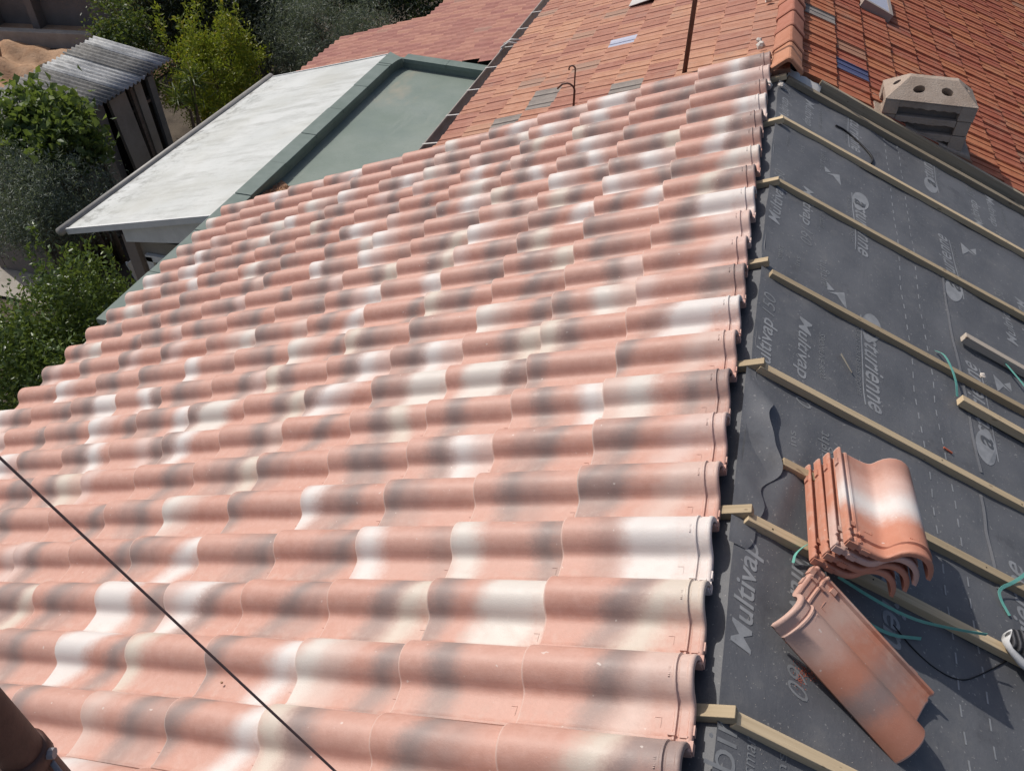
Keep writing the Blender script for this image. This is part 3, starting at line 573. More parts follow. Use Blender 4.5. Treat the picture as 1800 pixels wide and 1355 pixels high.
def lay(parent, base, root, pf, u_of, rows, cols, upv, nv, latv, y0, gauge, wd, mesh, grey=(), glass=(), tilt=.085, limit=300, rest=None, stuffname='roof_tile_rest', pale=True, vis=lambda P: True):
    jobs = []
    for i in range(rows):
        for j in range(cols):
            P = pf((i + 1) * gauge, y0 + j * wd); 
            if not vis(P): continue
            q = px(P); inside = -60 < q[0] < 1860 and -40 < q[1] < 1400
            jobs.append((0 if inside else 1, (cam.location - P).length, i, j, P))
    jobs.sort(key=lambda t: t[:2]); restmb = MB()
    for k, (_, dst, i, j, P) in enumerate(jobs):
        t = tilt + random.uniform(-.012, .012); ex = upv * math.cos(t) - nv * math.sin(t); ez = nv * math.cos(t) + upv * math.sin(t); ey = (latv + ex * random.uniform(-.012, .012)).normalized(); ex = ey.cross(ez)
        mw = rel(root, frame(P + nv * random.uniform(-.002, .003) + upv * random.uniform(-.004, .004), ex, ey, ez))
        me = mesh
        if any(abs(P.x - a) < gauge * .46 and abs((P + latv * wd / 2).y - b) < wd * .5 for a, b in grey): me = OTG
        if any(abs(P.x - a) < gauge * .46 and abs((P + latv * wd / 2).y - b) < wd * .5 for a, b in glass): me = OTP if pale else OTB
        if k < limit: link('roof_tile', me, parent, mw)
        else: restmb.add([mw @ V(p.co) for p in mesh.vertices], [tuple(p.vertices) for p in mesh.polygons])
    if restmb.v: tag(restmb.build(stuffname, mesh.materials[0], parent), None, None, kind='stuff')
lay(lroof, None, old, lambda u, y: OLp(u + .03, y, .004), None, 11, 40, UL, NL, YY, OY0 - .15, OG, OW, OT, grey=((-1.55, 5.05), (-1.55, 4.87), (-1.77, 4.70), (-1.02, 4.70)), glass=((-1.22, 5.80),), vis=lambda P: P.y < 11.6)
lay(rroof, None, old, lambda s, y: ORp(s + .10, y, .004), None, 17, 42, -DR, NR, -YY, 4.485, OG, OW, OTR, glass=((.72, 4.76),), grey=((.55, 5.5),), pale=False, vis=lambda P: P.y < 12.0 and not (P.x < .95 and P.x > .9 and False))
# ridge caps: angular, each lapping the next
def cap_mesh():
    pr = [(-.118, -.066), (-.112, -.050), (-.022, .024), (-.008, .031), (.008, .031), (.022, .024), (.112, -.050), (.118, -.066)]
    mb = MB(); n = len(pr); vs = []
    for y, k, dz in ((0, 1.06, .020), (.010, 1.09, .026), (.055, 1.08, .022), (.060, 1.0, .012), (.30, .97, 0), (.35, .95, -.004)): vs += [(x * k, y, z * k + dz) for x, z in pr]
    vs += [(x * .95, 0.002, z - .006) for x, z in pr]
    fs = [(i * n + j, i * n + j + 1, (i + 1) * n + j + 1, (i + 1) * n + j) for i in range(5) for j in range(n - 1)] + [(j, 6 * n + j, 6 * n + j + 1, j + 1) for j in range(n - 1)]
    me = mb.add(vs, fs).mesh('ridge_cap', 'cap'); me.shade_smooth(); me.set_sharp_from_angle(angle=math.radians(25)); return me
CAP = cap_mesh()
for k in range(26):
    y = 4.12 + .302 * k
    link('ridge_cap', CAP, old, rel(old, Matrix.Translation((OX - .012, y, OZ + .035)) @ Matrix.Diagonal((.74, 1, .8, 1)) @ Matrix.Rotation(random.uniform(-.012, .012), 4, 'Z') @ Matrix.Rotation(.035, 4, 'X')))
for k, (y, r, dx) in enumerate(((4.15, .030, -.17), (4.62, .034, -.175), (4.72, .02, -.19), (4.35, .02, -.165), (5.6, .03, -.17), (3.98, .026, -.10), (4.0, .02, -.03))):
    op_r = rock('mortar_patch', V((OX + dx, y, OZ - .035)), r, 'mortar', seed=20 + k); op_r.parent = old; op_r.matrix_parent_inverse = Matrix.Translation(-old.location)
# gutter along the old eave
gx, gz = OLp(OL + .02, 0, -.03).x, OLp(OL + .02, 0, -.03).z
gm = MB(); NS = 10
gut = gm.grid(lambda u, v: (gx - .055 - .06 * math.cos(math.pi * u), OY0 - .15 + 7.6 * v, gz - .02 - .058 * math.sin(math.pi * u)), NS, 2)
o = op(gut).build('gutter', 'gutter', old, smooth=True); sm = o.modifiers.new('s', 'SOLIDIFY'); sm.thickness = .003
op(MB().tube([(gx - .118, OY0 - .15, gz - .016), (gx - .118, OY0 + 7.4, gz - .016)], .010, 8)).build('gutter_lip', 'gutter', o and old, smooth=True)
for k in range(9):
    y = 4.70 + .55 * k
    op(MB().obb((gx - .130, y, gz - .012), (.16, .0, .035), (0, .018, 0), (0, 0, .003))).build('gutter_bracket', 'zinc', old)
cl = op(MB().tube([(gx - .13, 6.86, gz), (gx - .06, 6.90, gz + .05), (gx + .06, 6.92, gz + .035)], .010, 6).tube([(gx - .13, 6.98, gz), (gx - .05, 6.95, gz + .06), (gx + .06, 7.02, gz + .04)], .010, 6).tube([(gx - .12, 6.8, gz - .01), (gx - .10, 7.08, gz + .01)], .009, 6)).build('wire_clip', 'zinc', old, smooth=True)
op(MB().prism([V((-2.2, OY0 + .02, GZ)), V((OX + OR * CT - .25, OY0 + .02, GZ)), V((OX + OR * CT - .25, OY0 + .02, OZ - OR * ST - .1)), V((OX, OY0 + .02, OZ - .16)), V((-2.2, OY0 + .02, gz - .06))], (0, OY1 - OY0 - .35, 0))).build('wall', 'render', old)
# vent chimney of stacked concrete frames on the old roof
cx0, cx1, cy0, cy1 = .781, 1.291, 4.305, 4.59
ch = thing('vent_chimney', 'rough concrete vent chimney of stacked slotted frames with holed hipped cap', 'chimney', None, (1.036, 4.45, -.55))
def cp(mb): mb.v = [(a - ch.location.x, b - ch.location.y, c - ch.location.z) for a, b, c in mb.v]; return mb
ztop = -.189; hs = .0885
for k in range(4):
    z0, z1 = ztop - (k + 1) * hs, ztop - k * hs - .003; e = .004 * (k % 2); p = .085
    mb = MB()
    lowz, hiz = z0, z1; slot = .045
    for (xa, xb, ya, yb) in ((cx0, cx0 + p, cy0, cy0 + .08), (cx1 - p, cx1, cy0, cy0 + .08), (cx0, cx0 + p, cy1 - .08, cy1), (cx1 - p, cx1, cy1 - .08, cy1)):
        mb.box((xa + e, ya + e, lowz), (xb - e, yb - e, hiz))
    # top rail of each frame, ragged underside
    for (xa, xb, ya, yb) in ((cx0 + p - .002, cx1 - p + .002, cy0 + .004 + e, cy0 + .05), (cx0 + p - .002, cx1 - p + .002, cy1 - .05, cy1 - .004)):
        n = 22
        prof = [(xa + (xb - xa) * i / n, lowz + slot + random.uniform(-.005, .005)) for i in range(n + 1)]
        mb.prism([V((x, ya, z)) for x, z in prof] + [V((xb, ya, hiz - .002)), V((xa, ya, hiz - .002))], (0, yb - ya, 0))
    for xa in (cx0 + .004 + e, cx1 - .05): mb.box((xa, cy0 + .078, lowz + slot), (xa + .044, cy1 - .078, hiz - .002))
    cp(mb).build('vent_frame', 'concrete', ch, bevel=.004)
cp(MB().box((cx0 + .055, cy0 + .056, -.75), (cx1 - .055, cy1 - .056, ztop - .01))).build('inner_flue', 'renderdark', ch)
cp(MB().prism([V((cx0 - .04, cy0 - .012, -.80)), V((cx1 + .06, cy0 - .012, -.80)), V((cx1 + .06, cy0 - .012, -.475)), V((cx1 - .1, cy0 - .012, -.43)), V((cx0 - .04, cy0 - .012, -.27))], (0, .36, 0))).build('mortar_base', 'concrete', ch, bevel=.01)
# hipped cap with round holes
mb = MB(); zb, zt = ztop - .002, ztop + .094
b4 = [V((cx0 - .001, cy0 - .001, zb)), V((cx1 + .001, cy0 - .001, zb)), V((cx1 + .001, cy1 + .001, zb)), V((cx0 - .001, cy1 + .001, zb))]
b4u = [q + ZZ * .004 for q in b4]
t4 = [V((cx0 + .12, cy0 + .14, zt)), V((cx1 - .12, cy0 + .14, zt)), V((cx1 - .12, cy1 - .10, zt)), V((cx0 + .12, cy1 - .10, zt))]
mb.add(b4 + b4u + t4, [(3, 2, 1, 0)] + [(i, (i + 1) % 4, 4 + (i + 1) % 4, 4 + i) for i in range(4)] + [(8, 9, 10, 11)])
def holed(a, b, c, d, holes):       # quad a,b (bottom) c,d (top) with round holes as a bridged ring; holes centres in (u,v)
    nn = len(holes); cuts = [0] + [(holes[i][0] + holes[i + 1][0]) / 2 for i in range(nn - 1)] + [1]
    pt = lambda u, v: (a * (1 - u) + b * u) * (1 - v) + (d * (1 - u) + c * u) * v
    inw = (b - a).cross(d - a).normalized() * -.05
    for i, (hu, hv, r) in enumerate(holes):
        u0, u1 = cuts[i], cuts[i + 1]; k = 16; out = []; inn = []
        lu = (b - a).length * .8; lv = (d - a).length
        for q in range(k):
            t = 2 * math.pi * q / k; cu, sv = math.cos(t), math.sin(t); m_ = max(abs(cu), abs(sv)); uu = (cu / m_ + 1) / 2; vv = (sv / m_ + 1) / 2
            out.append(pt(u0 + (u1 - u0) * uu, vv)); inn.append(pt(hu + cu * r / lu, hv + sv * r / lv * (.9 if sv > 0 else 1)))
        mb.add(out + inn + [p + inw for p in inn], [(q, (q + 1) % k, k + (q + 1) % k, k + q) for q in range(k)] + [(k + q, k + (q + 1) % k, 2 * k + (q + 1) % k, 2 * k + q) for q in range(k)])
holed(b4u[0], b4u[1], t4[1], t4[0], [(.30, .52, .035), (.70, .52, .035)]); holed(b4u[2], b4u[3], t4[3], t4[2], [(.3, .5, .03), (.7, .5, .03)])
holed(b4u[3], b4u[0], t4[0], t4[3], [(.5, .5, .03)]); holed(b4u[1], b4u[2], t4[2], t4[1], [(.5, .5, .03)])
cp(mb).build('hipped_cap', 'concrete', ch)
# roof window, vent, rods on the old roof
wn = thing('roof_window', 'small roof window with pale glass and dark frame on the old red slope', 'roof window', None, ORp(.72, 6.50, .0))
def wp(mb): mb.v = [tuple(V(p) - wn.location) for p in mb.v]; return mb
for (s0, s1, ya, yb) in ((.58, .84, 6.32, 6.36), (.58, .84, 6.90, 6.94), (.58, .61, 6.362, 6.898), (.81, .84, 6.362, 6.898)):
    wp(MB().obb(ORp(s0, ya, -.01), DR * (s1 - s0), YY * (yb - ya), NR * .06)).build('frame', 'gutter', wn)
wp(MB().obb(ORp(.612, 6.364, .035), DR * .196, YY * .532, NR * .012)).build('pane', 'glasspale', wn)
vp = OLp(1.24, 6.92, 0)
vt = thing('vent_pipe', 'short dark vent pipe with a pale flashing on the old orange slope', 'vent', None, vp)
MB().tube([(0, 0, -.02), (0, 0, .09), (0, 0, .10)], [.075, .075, .055], 16).build('pipe', 'rust', vt, smooth=True)
MB().obb(-UL * .20 - YY * .12 + NL * .016, UL * .34, YY * .3, NL * .006).build('flashing', 'zinc', vt)
rb = V((-.432, 4.62, 0)); rb.z = (rb.x - OX) * ST / CT + OZ - .03
rod = thing('antenna_pole', 'straight dark rusty pole standing on the old orange roof', 'pole', None, rb)
MB().tube([(0, 0, -.05), (0, 0, 1.6)], .0155, 12).build('pole', 'rust', rod, smooth=True)
MB().tube([(-.01, 0, 1.2), (.3, .02, 1.2)], .008, 8).build('cross_arm', 'rust', rod, smooth=True)
hb = V((-1.152, 4.56, 0)); hb.z = (hb.x - OX) * ST / CT + OZ - .03
hk = thing('hooked_rod', 'thin rusty rod with two bent hooks on the old roof above the tile edge', 'rod', None, hb)
def arc(c, r, a0, a1, n=9): return [(c[0] + r * math.cos(a0 + (a1 - a0) * i / n), 0, c[1] + r * math.sin(a0 + (a1 - a0) * i / n)) for i in range(n + 1)]
MB().tube([(0, 0, -.08), (0, 0, .30)] + arc((-.022, .30), .022, 0, 3.6), .0055, 8).build('rod', 'rust', hk, smooth=True)
MB().tube([(.004, 0, .0), (.004, 0, .14)] + arc((-.05, .145), .055, .0, 1.6) + [(-.085, 0, .19), (-.118, 0, .155)], .0065, 8).build('hook', 'rust', hk, smooth=True)

# ---------------------------------------------------------------- flat-roofed extension with green coating and white lean-to
ext = thing('flat_roof_extension', 'flat-roofed extension coated green with a parapet, between the two houses', 'extension', None, (-3.3, 6.3, GZ))
def ep(mb): mb.v = [tuple(V(p) - ext.location) for p in mb.v]; return mb
PX0, PX1, PY1, PTZ, FZ = -4.195, -4.05, 8.36, -1.80, -1.915
ep(MB().box((PX0 + .02, 4.26, GZ), (-2.21, PY1 - .02, FZ))).build('roof_floor', 'green', ext)
ep(MB().box((PX0 + .012, 2.82, GZ), (PX1 - .01, 4.255, PTZ - .042))).build('side_wall', 'render', ext)
# parapet walls with a rounded inner corner
def coping_run(name, mat, z0, z1, inn, out):
    pts_in = [(PX1 + inn, 2.82)] + [(PX1 + inn, 7.9 - .0)] + [(PX1 + inn + .06 * (1 - math.cos(t)), 7.9 + (PY1 - .14 - inn - 7.9) * math.sin(t)) for t in [math.pi / 2 * i / 6 for i in range(1, 7)]] + [(-2.25, PY1 - .14 - inn - .16)]
    pts_out = [(PX0 - out, 2.82)] + [(PX0 - out, 7.9)] + [(PX0 - out, 7.9 + (PY1 + out - 7.9) * i / 6) for i in range(1, 7)] + [(-2.25, PY1 + out - .16)]
    return pts_in, pts_out
pi_, po_ = coping_run('', '', 0, 0, 0, 0)
mb = MB(); n = len(pi_); 
vs = [V((x, y, FZ - .1)) for x, y in pi_] + [V((x, y, PTZ - .04)) for x, y in pi_] + [V((x, y, FZ - .1)) for x, y in po_] + [V((x, y, PTZ - .04)) for x, y in po_]
fs = [(i, i + 1, n + i + 1, n + i) for i in range(n - 1)] + [(2 * n + i + 1, 2 * n + i, 3 * n + i, 3 * n + i + 1) for i in range(n - 1)] + [(n + i, n + i + 1, 3 * n + i + 1, 3 * n + i) for i in range(n - 1)]
ep(mb.add(vs, fs)).build('parapet', 'coping', ext)
ys = [2.82 + .64 * i for i in range(9)] + [8.0]
for k in range(len(ys) - 1):
    a, b = ys[k] + .003, ys[k + 1] - .003; dz = random.uniform(-.004, .004)
    ep(MB().box((PX0 - .012 + random.uniform(-.004, .004), a, PTZ - .045 + dz), (PX1 + .012, b, PTZ + dz))).build('coping_stone', 'coping', ext, bevel=.006)
ci, co = coping_run('', '', 0, 0, .012, .012); mm_ = [i for i in range(len(ci)) if ci[i][1] >= 7.9 - 1e-6]
ci = [(ci[i][0], max(ci[i][1], 8.006) if i == mm_[0] else ci[i][1]) for i in mm_]; co = [(co[i][0], max(co[i][1], 8.006)) for i in mm_]
ep(MB().prism([V((x, y, PTZ - .045)) for x, y in ci[:-1]] + [V((x, y, PTZ - .045)) for x, y in co[:-1]][::-1], (0, 0, .046))).build('coping_stone', 'coping', ext)
xs = [ci[-2][0] + .004 + .56 * i for i in range(4)]
for k in range(3):
    x0, x1 = xs[k], xs[k + 1] - .006; f = lambda x: PY1 - .16 * (x + 3.98) / 1.75
    ep(MB().prism([V((x0, f(x0) - .155, PTZ - .045)), V((x1, f(x1) - .155, PTZ - .045)), V((x1, f(x1) + .012, PTZ - .045)), V((x0, f(x0) + .012, PTZ - .045))], (0, 0, .045 + .002 * k))).build('coping_stone', 'coping', ext)
# terracotta chippings lying in the near corner of the flat roof
mb = MB(); q = random.Random(3)
mb.grid(lambda u, v: (-4.03 + .75 * u, 4.26 + .98 * v * (1 - .5 * u), FZ + .01 + .10 * (1 - v) * (1 - u * .4) + .01 * math.sin(20 * u + 13 * v)), 14, 14)
for i in range(2600):
    u, v = q.random(), q.random(); c = V((-4.03 + .75 * u, 4.26 + .98 * v * (1 - .5 * u), FZ + .014 + .10 * (1 - v) * (1 - u * .4))); r = q.uniform(.006, .014)
    a = q.uniform(0, 6); e1 = V((math.cos(a), math.sin(a), q.uniform(-.4, .4))) * r; e2 = e1.cross(ZZ) * q.uniform(.5, 1); mb.add([c - e1 - e2 * .4, c + e1 - e2, c + e2, c + ZZ * r * .9], [(0, 1, 3), (1, 2, 3), (2, 0, 3)])
tag(mb.build('gravel', 'gravel'), 'terracotta chippings heaped in the corner of the flat roof', 'gravel', kind='stuff')
# lean-to
lt = thing('lean_to', 'white streaked sheet roof of a lean-to beside the green parapet', 'lean-to', None, (-5.1, 6.4, GZ))
def lp(mb): mb.v = [tuple(V(p) - lt.location) for p in mb.v]; return mb
A0, A1, B0, B1 = V((-4.22, 4.42, -1.845)), V((-4.22, 8.42, -1.845)), V((-5.955, 4.47, -2.30)), V((-5.91, 8.38, -2.30))
lp(MB().grid(lambda u, v: (A0 * (1 - v) + A1 * v) * (1 - u) + (B0 * (1 - v) + B1 * v) * u + ZZ * (.006 * math.sin(9 * v + 3 * u) + .004 * math.sin(23 * v)) * (1 - u), 12, 40).add([A0 - ZZ * .05, A1 - ZZ * .05, B1 - ZZ * .05, B0 - ZZ * .05], [(0, 1, 2, 3)])).build('roof_sheet', 'white', lt, smooth=False)
lp(MB().obb(A0 + V((0, -.022, -.055)), B0 - A0, (0, .02, 0), (0, 0, .062))).build('verge_trim', 'trim', lt)
lp(MB().obb(A1 + V((0, .004, -.055)), B1 - A1, (0, .02, 0), (0, 0, .062))).build('verge_trim', 'trim', lt)
lp(MB().tube([B0 + V((-.045, -.06, -.015)), B1 + V((-.045, .06, -.015))], .042, 14)).build('gutter', 'greypvc', lt, smooth=True)
lp(MB().obb(B0 + V((-.006, 0, -.06)), (.02, 0, 0), B1 - B0, (0, 0, .05))).build('eave_trim', 'trim', lt)
lp(MB().prism([A0 + V((-.02, .06, -.07)), V((-5.35, 4.50, -2.21)), V((-5.35, 4.50, -2.36)), A0 + V((-.02, .06, -.34))], (0, .04, 0))).build('end_panel', 'trim', lt)
lp(MB().box((-5.40, 4.52, GZ), (-5.28, 8.3, -2.30))).build('wall', 'renderdark', lt)
lp(MB().box((-5.28, 4.58, GZ), (-4.23, 4.66, -2.36))).build('end_wall', 'panelpale', lt)
wfr = lp(MB().box((-5.22, 4.53, -3.5), (-5.15, 4.575, -2.52)).box((-4.62, 4.53, -3.5), (-4.55, 4.575, -2.52)).box((-5.22, 4.53, -2.57), (-4.55, 4.572, -2.50))).build('window_frame', 'trim', lt)
lp(MB().box((-5.148, 4.555, -3.5), (-4.622, 4.57, -2.572))).build('window_pane', 'pane', lt)

# ---------------------------------------------------------------- pink-tiled roof beyond
PT = .30; CP, SP = math.cos(PT), math.sin(PT); UP, NP = V((CP, 0, SP)), V((-SP, 0, CP)); PO = V((-5.4, 0, -2.5))
pk = thing('pink_roofed_outbuilding', 'outbuilding with a pink concrete tile roof behind the green parapet', 'outbuilding', None, (-4, 11, GZ))
def pp(mb): mb.v = [tuple(V(p) - pk.location) for p in mb.v]; return mb
def PP(u, y, h=0): return PO + UP * u + YY * y + NP * h     # u up the slope from x=-5.4
UE1, UE2, YM = -1.02, .60, 11.42
pr1 = pp(MB().prism([PP(UE1 + .05, 8.52, -.03), PP(3.4, 8.52, -.03), PP(3.4, 8.52, -.1), PP(UE1 + .05, 8.52, -.1)], (0, YM - 8.52, 0))).build('roof', 'dark', pk)
pp(MB().prism([PP(UE2 + .05, YM, -.03), PP(3.4, YM, -.03), PP(3.4, YM, -.1), PP(UE2 + .05, YM, -.1)], (0, 4.4, 0))).build('roof', 'dark', pk)
def pink_tile():
    pr = [(0, .0), (.02, -.006), (.07, -.008), (.10, .0), (.13, .016), (.16, .022), (.185, .016), (.205, .0)]
    mb = MB(); n = len(pr); L = .30; vs = [(x, y, h) for x in (0, L) for y, h in pr] + [(0, y, h - .022) for y, h in pr]
    fs = [(j, n + j, n + j + 1, j + 1) for j in range(n - 1)] + [(j, j + 1, 2 * n + j + 1, 2 * n + j) for j in range(n - 1)]
    me = mb.add(vs, fs).mesh('pink_tile', 'pink'); return me
PKT = pink_tile(); jobs = []
PG, PW = .265, .19
for i in range(17):
    for j in range(40):
        u = UE1 + i * PG; y = 8.31 + j * PW
        if u > 3.36 or (y < 8.48 and u < 2.2) or (y > YM - .12 and u < UE2 - .1) or y > 15.6: continue
        P = PP(u, y); q2 = px(P); inside = 480 < q2[0] < 1000 and -15 < q2[1] < 130
        jobs.append((0 if inside else 1, (P - cam.location).length, P))
jobs.sort(key=lambda t: t[:2]); rest = MB()
for k, (_, _, P) in enumerate(jobs):
    t = .07 + random.uniform(-.008, .008); ex = UP * math.cos(t) - NP * math.sin(t); ez = NP * math.cos(t) + UP * math.sin(t); mw = rel(pk, frame(P, ex, YY, ez))
    if k < 300: link('roof_tile', PKT, pr1, mw)
    else: rest.add([mw @ V(p.co) for p in PKT.vertices], [tuple(p.vertices) for p in PKT.polygons])
if rest.v: tag(rest.build('roof_tile_rest', 'pink', pr1), None, None, kind='stuff')
pp(MB().box((-6.1, 9.1, GZ), (-2.25, YM - .15, -2.85)).box((-4.6, YM - .149, GZ), (-2.25, 15.4, -2.45))).build('wall', 'render', pk)

# ---------------------------------------------------------------- garden shed with corrugated roof
shd = thing('garden_shed', 'garden shed with a corrugated fibre-cement roof of grey and pale sheets', 'shed', None, (-8.9, 8.1, GZ))
def sp_(mb): mb.v = [tuple(V(p) - shd.location) for p in mb.v]; return mb
sa, sb = V((-9.45, 0, -2.50)), V((-8.22, 0, -2.70))
for k, (ya, yb, mt, dz) in enumerate(((6.25, 8.28, 'corr', 0), (8.26, 8.76, 'corrpale', .012), (8.74, 9.20, 'corr', .022), (9.18, 9.46, 'corrpale', .034))):
    L = yb - ya; n = int(L / .0115); mb = MB(); xo = random.uniform(-.02, .02); sh_end = 0
    f = lambda u, v: (sa.x + xo + (sb.x - sa.x + .02 * math.sin(k)) * u * (1 - sh_end * .3) , ya + L * v, sa.z + (sb.z - sa.z) * u + dz + .019 * math.sin(2 * math.pi * (ya + L * v) / .092))
    o = sp_(mb.grid(f, 3, n)).build('corrugated_sheet', mt, shd, smooth=True); sm = o.modifiers.new('s', 'SOLIDIFY'); sm.thickness = .007
sp_(MB().box((-9.45, 6.3, GZ), (-9.35, 9.35, -2.56))).build('back_wall', 'renderdark', shd)
sp_(MB().box((-9.34, 6.3, GZ), (-8.45, 6.4, -2.62))).build('end_wall', 'renderdark', shd)
sp_(MB().box((-9.34, 9.2, GZ), (-8.5, 9.3, -2.68))).build('end_wall', 'renderdark', shd)
sp_(MB().box((-8.50, 6.4, GZ), (-8.42, 8.05, -2.72))).build('front_panel', 'panel', shd)
for (ya, yb, mt, ln) in ((7.62, 7.80, 'panelpale', .10), (8.10, 8.46, 'panelpale', .16), (8.56, 8.62, 'bark', .08), (8.66, 8.82, 'panelpale', .08), (8.98, 9.10, 'panel', .05)):
    sp_(MB().obb((-8.40 + ln, ya, GZ), (.05, 0, 0), (0, yb - ya, 0), (-ln, 0, 1.80))).build('door_post', mt, shd)
sp_(MB().box((-8.48, 8.5, GZ + 1.45), (-8.40, 9.2, GZ + 1.49))).build('cross_rail', 'bark', shd)
sp_(MB().box((-8.62, 8.08, GZ), (-8.58, 9.18, -2.75))).build('doorway_shade', 'dark', shd)  # near-black sheet standing in for the shade inside the shed opening

# ---------------------------------------------------------------- boundary wall, kerb, buckets
wl = thing('boundary_wall', 'brown rendered boundary wall with pilasters behind the orange earth', 'wall', None, (-17, 14.15, GZ))
wd = V((.985, .17, 0)); wn_ = V((.17, -.985, 0))
MB().obb(wd * -9, wd * 16, wn_ * -.2, ZZ * 2.4).build('wall_face', 'renderdark', wl)
for k in range(9):
    MB().obb(wd * (-6.5 + 1.02 * k) + wn_ * .0, wd * .16, wn_ * .30, ZZ * 1.15).build('pilaster', 'renderdark', wl)
    MB().obb(wd * (-6.51 + 1.02 * k) + ZZ * 1.15, wd * .18, wn_ * .31, ZZ * .05).build('pilaster_cap', 'mortar', wl)
tag(MB().obb(V((-26, 11.75, GZ)), wd * 14.5, wn_ * -.22, ZZ * .34).build('kerb', 'slab', bevel=.02), None, None, kind='structure')
tag(MB().obb(V((-26, 11.98, GZ)), wd * 14.5, wn_ * -.6, ZZ * .22).build('planter_bed', 'earth'), None, None, kind='structure')
tag(MB().tube([(0, 0, 0), (0, 0, .36)], [.17, .24], 20).build('clay_pot', 'earth', smooth=True, mw=Matrix.Translation((-14.75, 12.25, GZ + .10))), 'round earthen pot half sunk in the orange soil mound', 'pot')
ck = thing('folding_chair', 'white folding garden chair half hidden under the lean-to eave', 'chair', None, (-6.55, 6.05, GZ))
for y in (-.2, .2):
    MB().tube([(.2, y, 0), (-.15, y, .45), (-.25, y, .9)], .014, 8).build('leg', 'trim', ck, smooth=True); MB().tube([(-.2, y, 0), (.2, y, .45)], .014, 8).build('leg', 'trim', ck, smooth=True)
MB().box((-.16, -.22, .43), (.22, .22, .46)).build('seat', 'trim', ck); MB().obb((-.17, -.22, .55), (-.08, 0, .33), (0, .44, 0), (.02, 0, .005)).build('backrest', 'trim', ck)

# ---------------------------------------------------------------- planting
def leaves(n, centres, spread, size, shape, seed, up=.35, flat=.0, lim=None):
    r = np.random.default_rng(seed); c = centres[r.integers(0, len(centres), n)]
    p = c + r.normal(0, 1, (n, 3)) * spread * r.uniform(.35, 1.0, (n, 1))
    d = r.normal(0, 1, (n, 3)); d[:, 2] += up; d /= np.linalg.norm(d, axis=1, keepdims=True)
    a = r.normal(0, 1, (n, 3)); a = np.cross(d, a); a /= np.linalg.norm(a, axis=1, keepdims=True); nn = np.cross(a, d)
    s = size * r.uniform(.6, 1.3, (n, 1)); wv = shape * s
    v = np.stack([p, p + d * s * .5 + a * wv * .5 + nn * wv * .18, p + d * s, p + d * s * .5 - a * wv * .5 + nn * wv * .18, p + d * s * .52], 1).reshape(-1, 3)
    i = np.arange(n)[:, None] * 5; f = np.concatenate([i + np.array([[0, 1, 4]]), i + np.array([[1, 2, 4]]), i + np.array([[2, 3, 4]]), i + np.array([[3, 0, 4]])], 0)
    return v, f
def np_mesh(name, v, f, mat):
    me = bpy.data.meshes.new(name); me.vertices.add(len(v)); me.vertices.foreach_set('co', v.astype(np.float32).ravel()); k = f.shape[1]
    me.loops.add(f.size); me.loops.foreach_set('vertex_index', f.astype(np.int32).ravel()); me.polygons.add(len(f)); me.polygons.foreach_set('loop_start', (np.arange(len(f)) * k).astype(np.int32))
    try: me.polygons.foreach_set('loop_total', np.full(len(f), k, np.int32))
    except Exception: pass
    me.update(calc_edges=True); me.materials.append(M[mat]); return me
def plant(name, label, cat, base, crown, rad, n, size, shape, mat, seed, clumps=60, clump=.22, up=.35, group=None, shoots=0, stems=5, shell=.75):
    r = np.random.default_rng(seed); root = thing(name, label, cat, group, base)
    base = np.array(base); crown = np.array(crown, float) - base; rad = np.array(rad)
    d = r.normal(0, 1, (clumps, 3)); d /= np.linalg.norm(d, axis=1, keepdims=True); k = r.uniform(shell, 1.0, (clumps, 1)) * (1 + .18 * np.sin(d[:, :1] * 5 + seed) + .12 * np.cos(d[:, 1:2] * 7))
    c = crown + d * rad * k; c[:, 2] = np.maximum(c[:, 2], .12)
    v, f = leaves(n, c, clump, size, shape, seed + 1, up)
    if shoots:
        vv = [v]; ff = [f]; o = len(v)
        for q in range(shoots):
            top = crown + np.array([r.uniform(-.8, .8) * rad[0], r.uniform(-.8, .8) * rad[1], rad[2] * r.uniform(.75, 1.0)]); L = r.uniform(.25, .5)
            cc = top + np.linspace(0, 1, 12)[:, None] * np.array([r.uniform(-.12, .12), r.uniform(-.12, .12), L]); a, b = leaves(70, cc, .035, size * 1.15, shape, seed + 50 + q, .8); vv.append(a); ff.append(b + o); o += len(a)
        v = np.concatenate(vv); f = np.concatenate(ff)
    v[:, 2] = np.maximum(v[:, 2], .01)
    col_o = link('crown', np_mesh('crown', v, f, mat), root)
    mb = MB()
    for q in range(stems):
        t = c[r.integers(0, clumps)]; b = np.array([r.uniform(-.06, .06), r.uniform(-.06, .06), 0]) * (1 + stems / 4); mid = b * .4 + np.array([t[0] * .35, t[1] * .35, t[2] * .55])
        mb.tube([b, (b + mid) / 2 + r.normal(0, .02, 3), mid, (mid + t) / 2 + r.normal(0, .04, 3), t], [.045, .038, .03, .02, .006], 7)
    mb.build('trunk', 'bark', root, smooth=True); return root
plant('citrus_bush', 'glossy dark green citrus bush by the eave, lowest in the picture', 'bush', (-6.6, 3.5, GZ), (-6.30, 3.55, -3.72), (.85, 1.10, 1.0), 26000, .060, .46, 'leaf_citrus', 1, 150, .17, group='bushes along the eave', shoots=4, stems=7, shell=.55)
plant('citrus_bush', 'citrus bush with bright new shoots reaching up beside the green parapet', 'bush', (-6.4, 4.6, GZ), (-6.35, 4.60, -3.80), (.65, .75, .72), 18000, .058, .46, 'leaf_citrus', 2, 110, .16, group='bushes along the eave', shoots=9, stems=6, shell=.55)
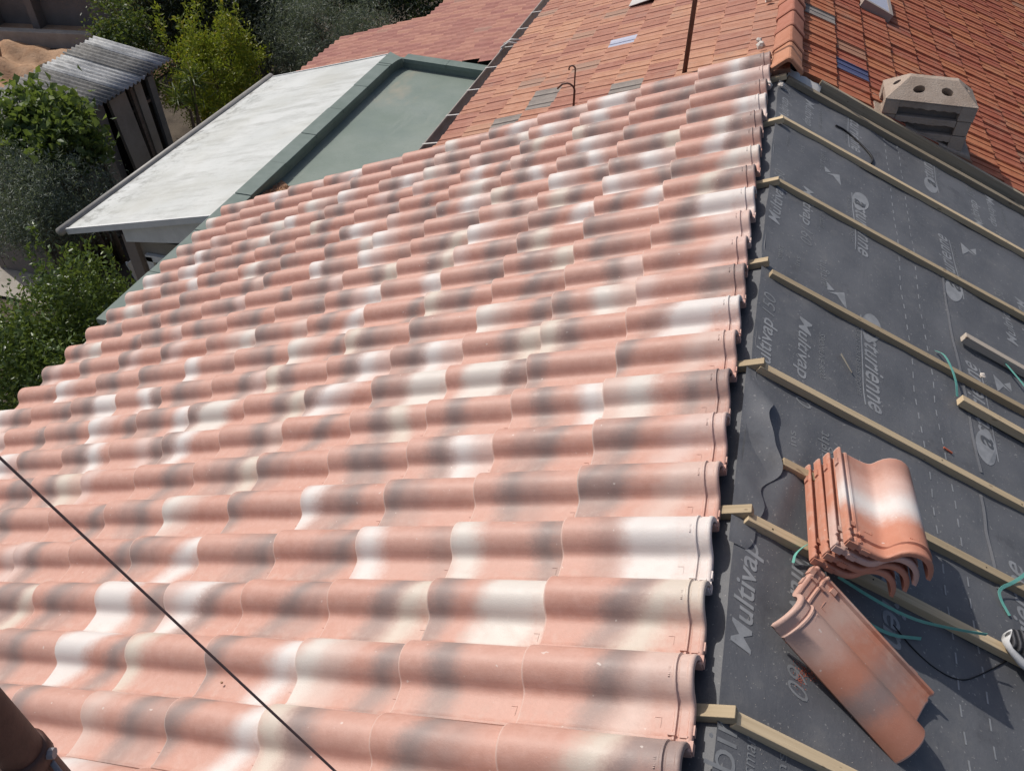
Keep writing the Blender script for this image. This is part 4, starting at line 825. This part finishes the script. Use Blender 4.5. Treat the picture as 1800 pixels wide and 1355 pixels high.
plant('citrus_shrub', 'slim leafy shrub standing against the lean-to window', 'shrub', (-5.42, 5.0, GZ), (-5.40, 5.02, -3.25), (.2, .22, .6), 2600, .055, .46, 'leaf_citrus', 3, 26, .09, group='bushes along the eave', shoots=3, stems=3)
plant('olive_tree', 'silvery olive tree beside the concrete paving', 'tree', (-8.1, 6.2, GZ), (-8.0, 6.05, -3.12), (.80, .72, .62), 34000, .050, .2, 'leaf_olive', 4, 150, .16, up=.7, group='garden trees', stems=8, shell=.5)
plant('fig_tree', 'broad-leaved fig tree in front of the corrugated shed roof', 'tree', (-8.1, 6.9, GZ), (-8.1, 6.75, -2.60), (.62, .52, .50), 4200, .105, .8, 'leaf_fig', 5, 80, .13, group='garden trees', stems=10, shell=.5)
plant('yellow_bush', 'bright yellow-green bush between the shed and the white lean-to', 'bush', (-8.5, 10.9, GZ), (-8.45, 10.8, -3.55), (.80, .80, .95), 22000, .060, .4, 'leaf_yellow', 6, 140, .12, up=.8, group='garden trees', shoots=14, stems=6, shell=.5)
plant('olive_tree', 'grey wispy olive tree behind the pink tile roof', 'tree', (-7.3, 13.0, GZ), (-7.35, 12.75, -3.35), (1.35, 1.0, 1.15), 36000, .075, .13, 'leaf_olive', 7, 150, .2, up=.6, group='garden trees', stems=12, shell=.5)
plant('dark_tree', 'dark evergreen tree behind the yellow bush', 'tree', (-11.2, 13.6, GZ), (-11.0, 13.5, -3.2), (1.7, .9, 1.5), 26000, .10, .3, 'leaf_dark', 8, 150, .28, group='dark trees at the back', stems=6, shell=.4)
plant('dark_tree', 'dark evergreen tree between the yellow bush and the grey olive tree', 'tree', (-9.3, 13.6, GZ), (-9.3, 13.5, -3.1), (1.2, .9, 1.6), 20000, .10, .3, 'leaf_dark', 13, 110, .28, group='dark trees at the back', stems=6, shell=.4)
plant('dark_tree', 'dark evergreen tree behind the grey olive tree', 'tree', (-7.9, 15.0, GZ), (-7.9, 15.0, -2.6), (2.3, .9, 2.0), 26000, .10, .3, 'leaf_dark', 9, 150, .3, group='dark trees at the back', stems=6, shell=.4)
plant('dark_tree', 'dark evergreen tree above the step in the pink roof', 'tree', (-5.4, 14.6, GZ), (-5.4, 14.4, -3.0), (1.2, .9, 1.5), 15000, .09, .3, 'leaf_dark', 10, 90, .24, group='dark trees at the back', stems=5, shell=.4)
plant('climbing_plant', 'climber with some yellowing leaves hanging onto the shed roof', 'climber', (-9.9, 10.5, GZ), (-9.85, 10.45, -3.1), (.42, .5, .85), 6000, .07, .5, 'leaf_wild', 11, 60, .14, stems=6, shell=.5)
plant('strappy_plant', 'pale strap-leaved plant at the far corner of the shed', 'plant', (-8.35, 9.75, GZ), (-8.3, 9.75, -3.25), (.18, .2, .35), 260, .26, .09, 'leaf_wild', 12, 12, .06, up=.2, stems=3)
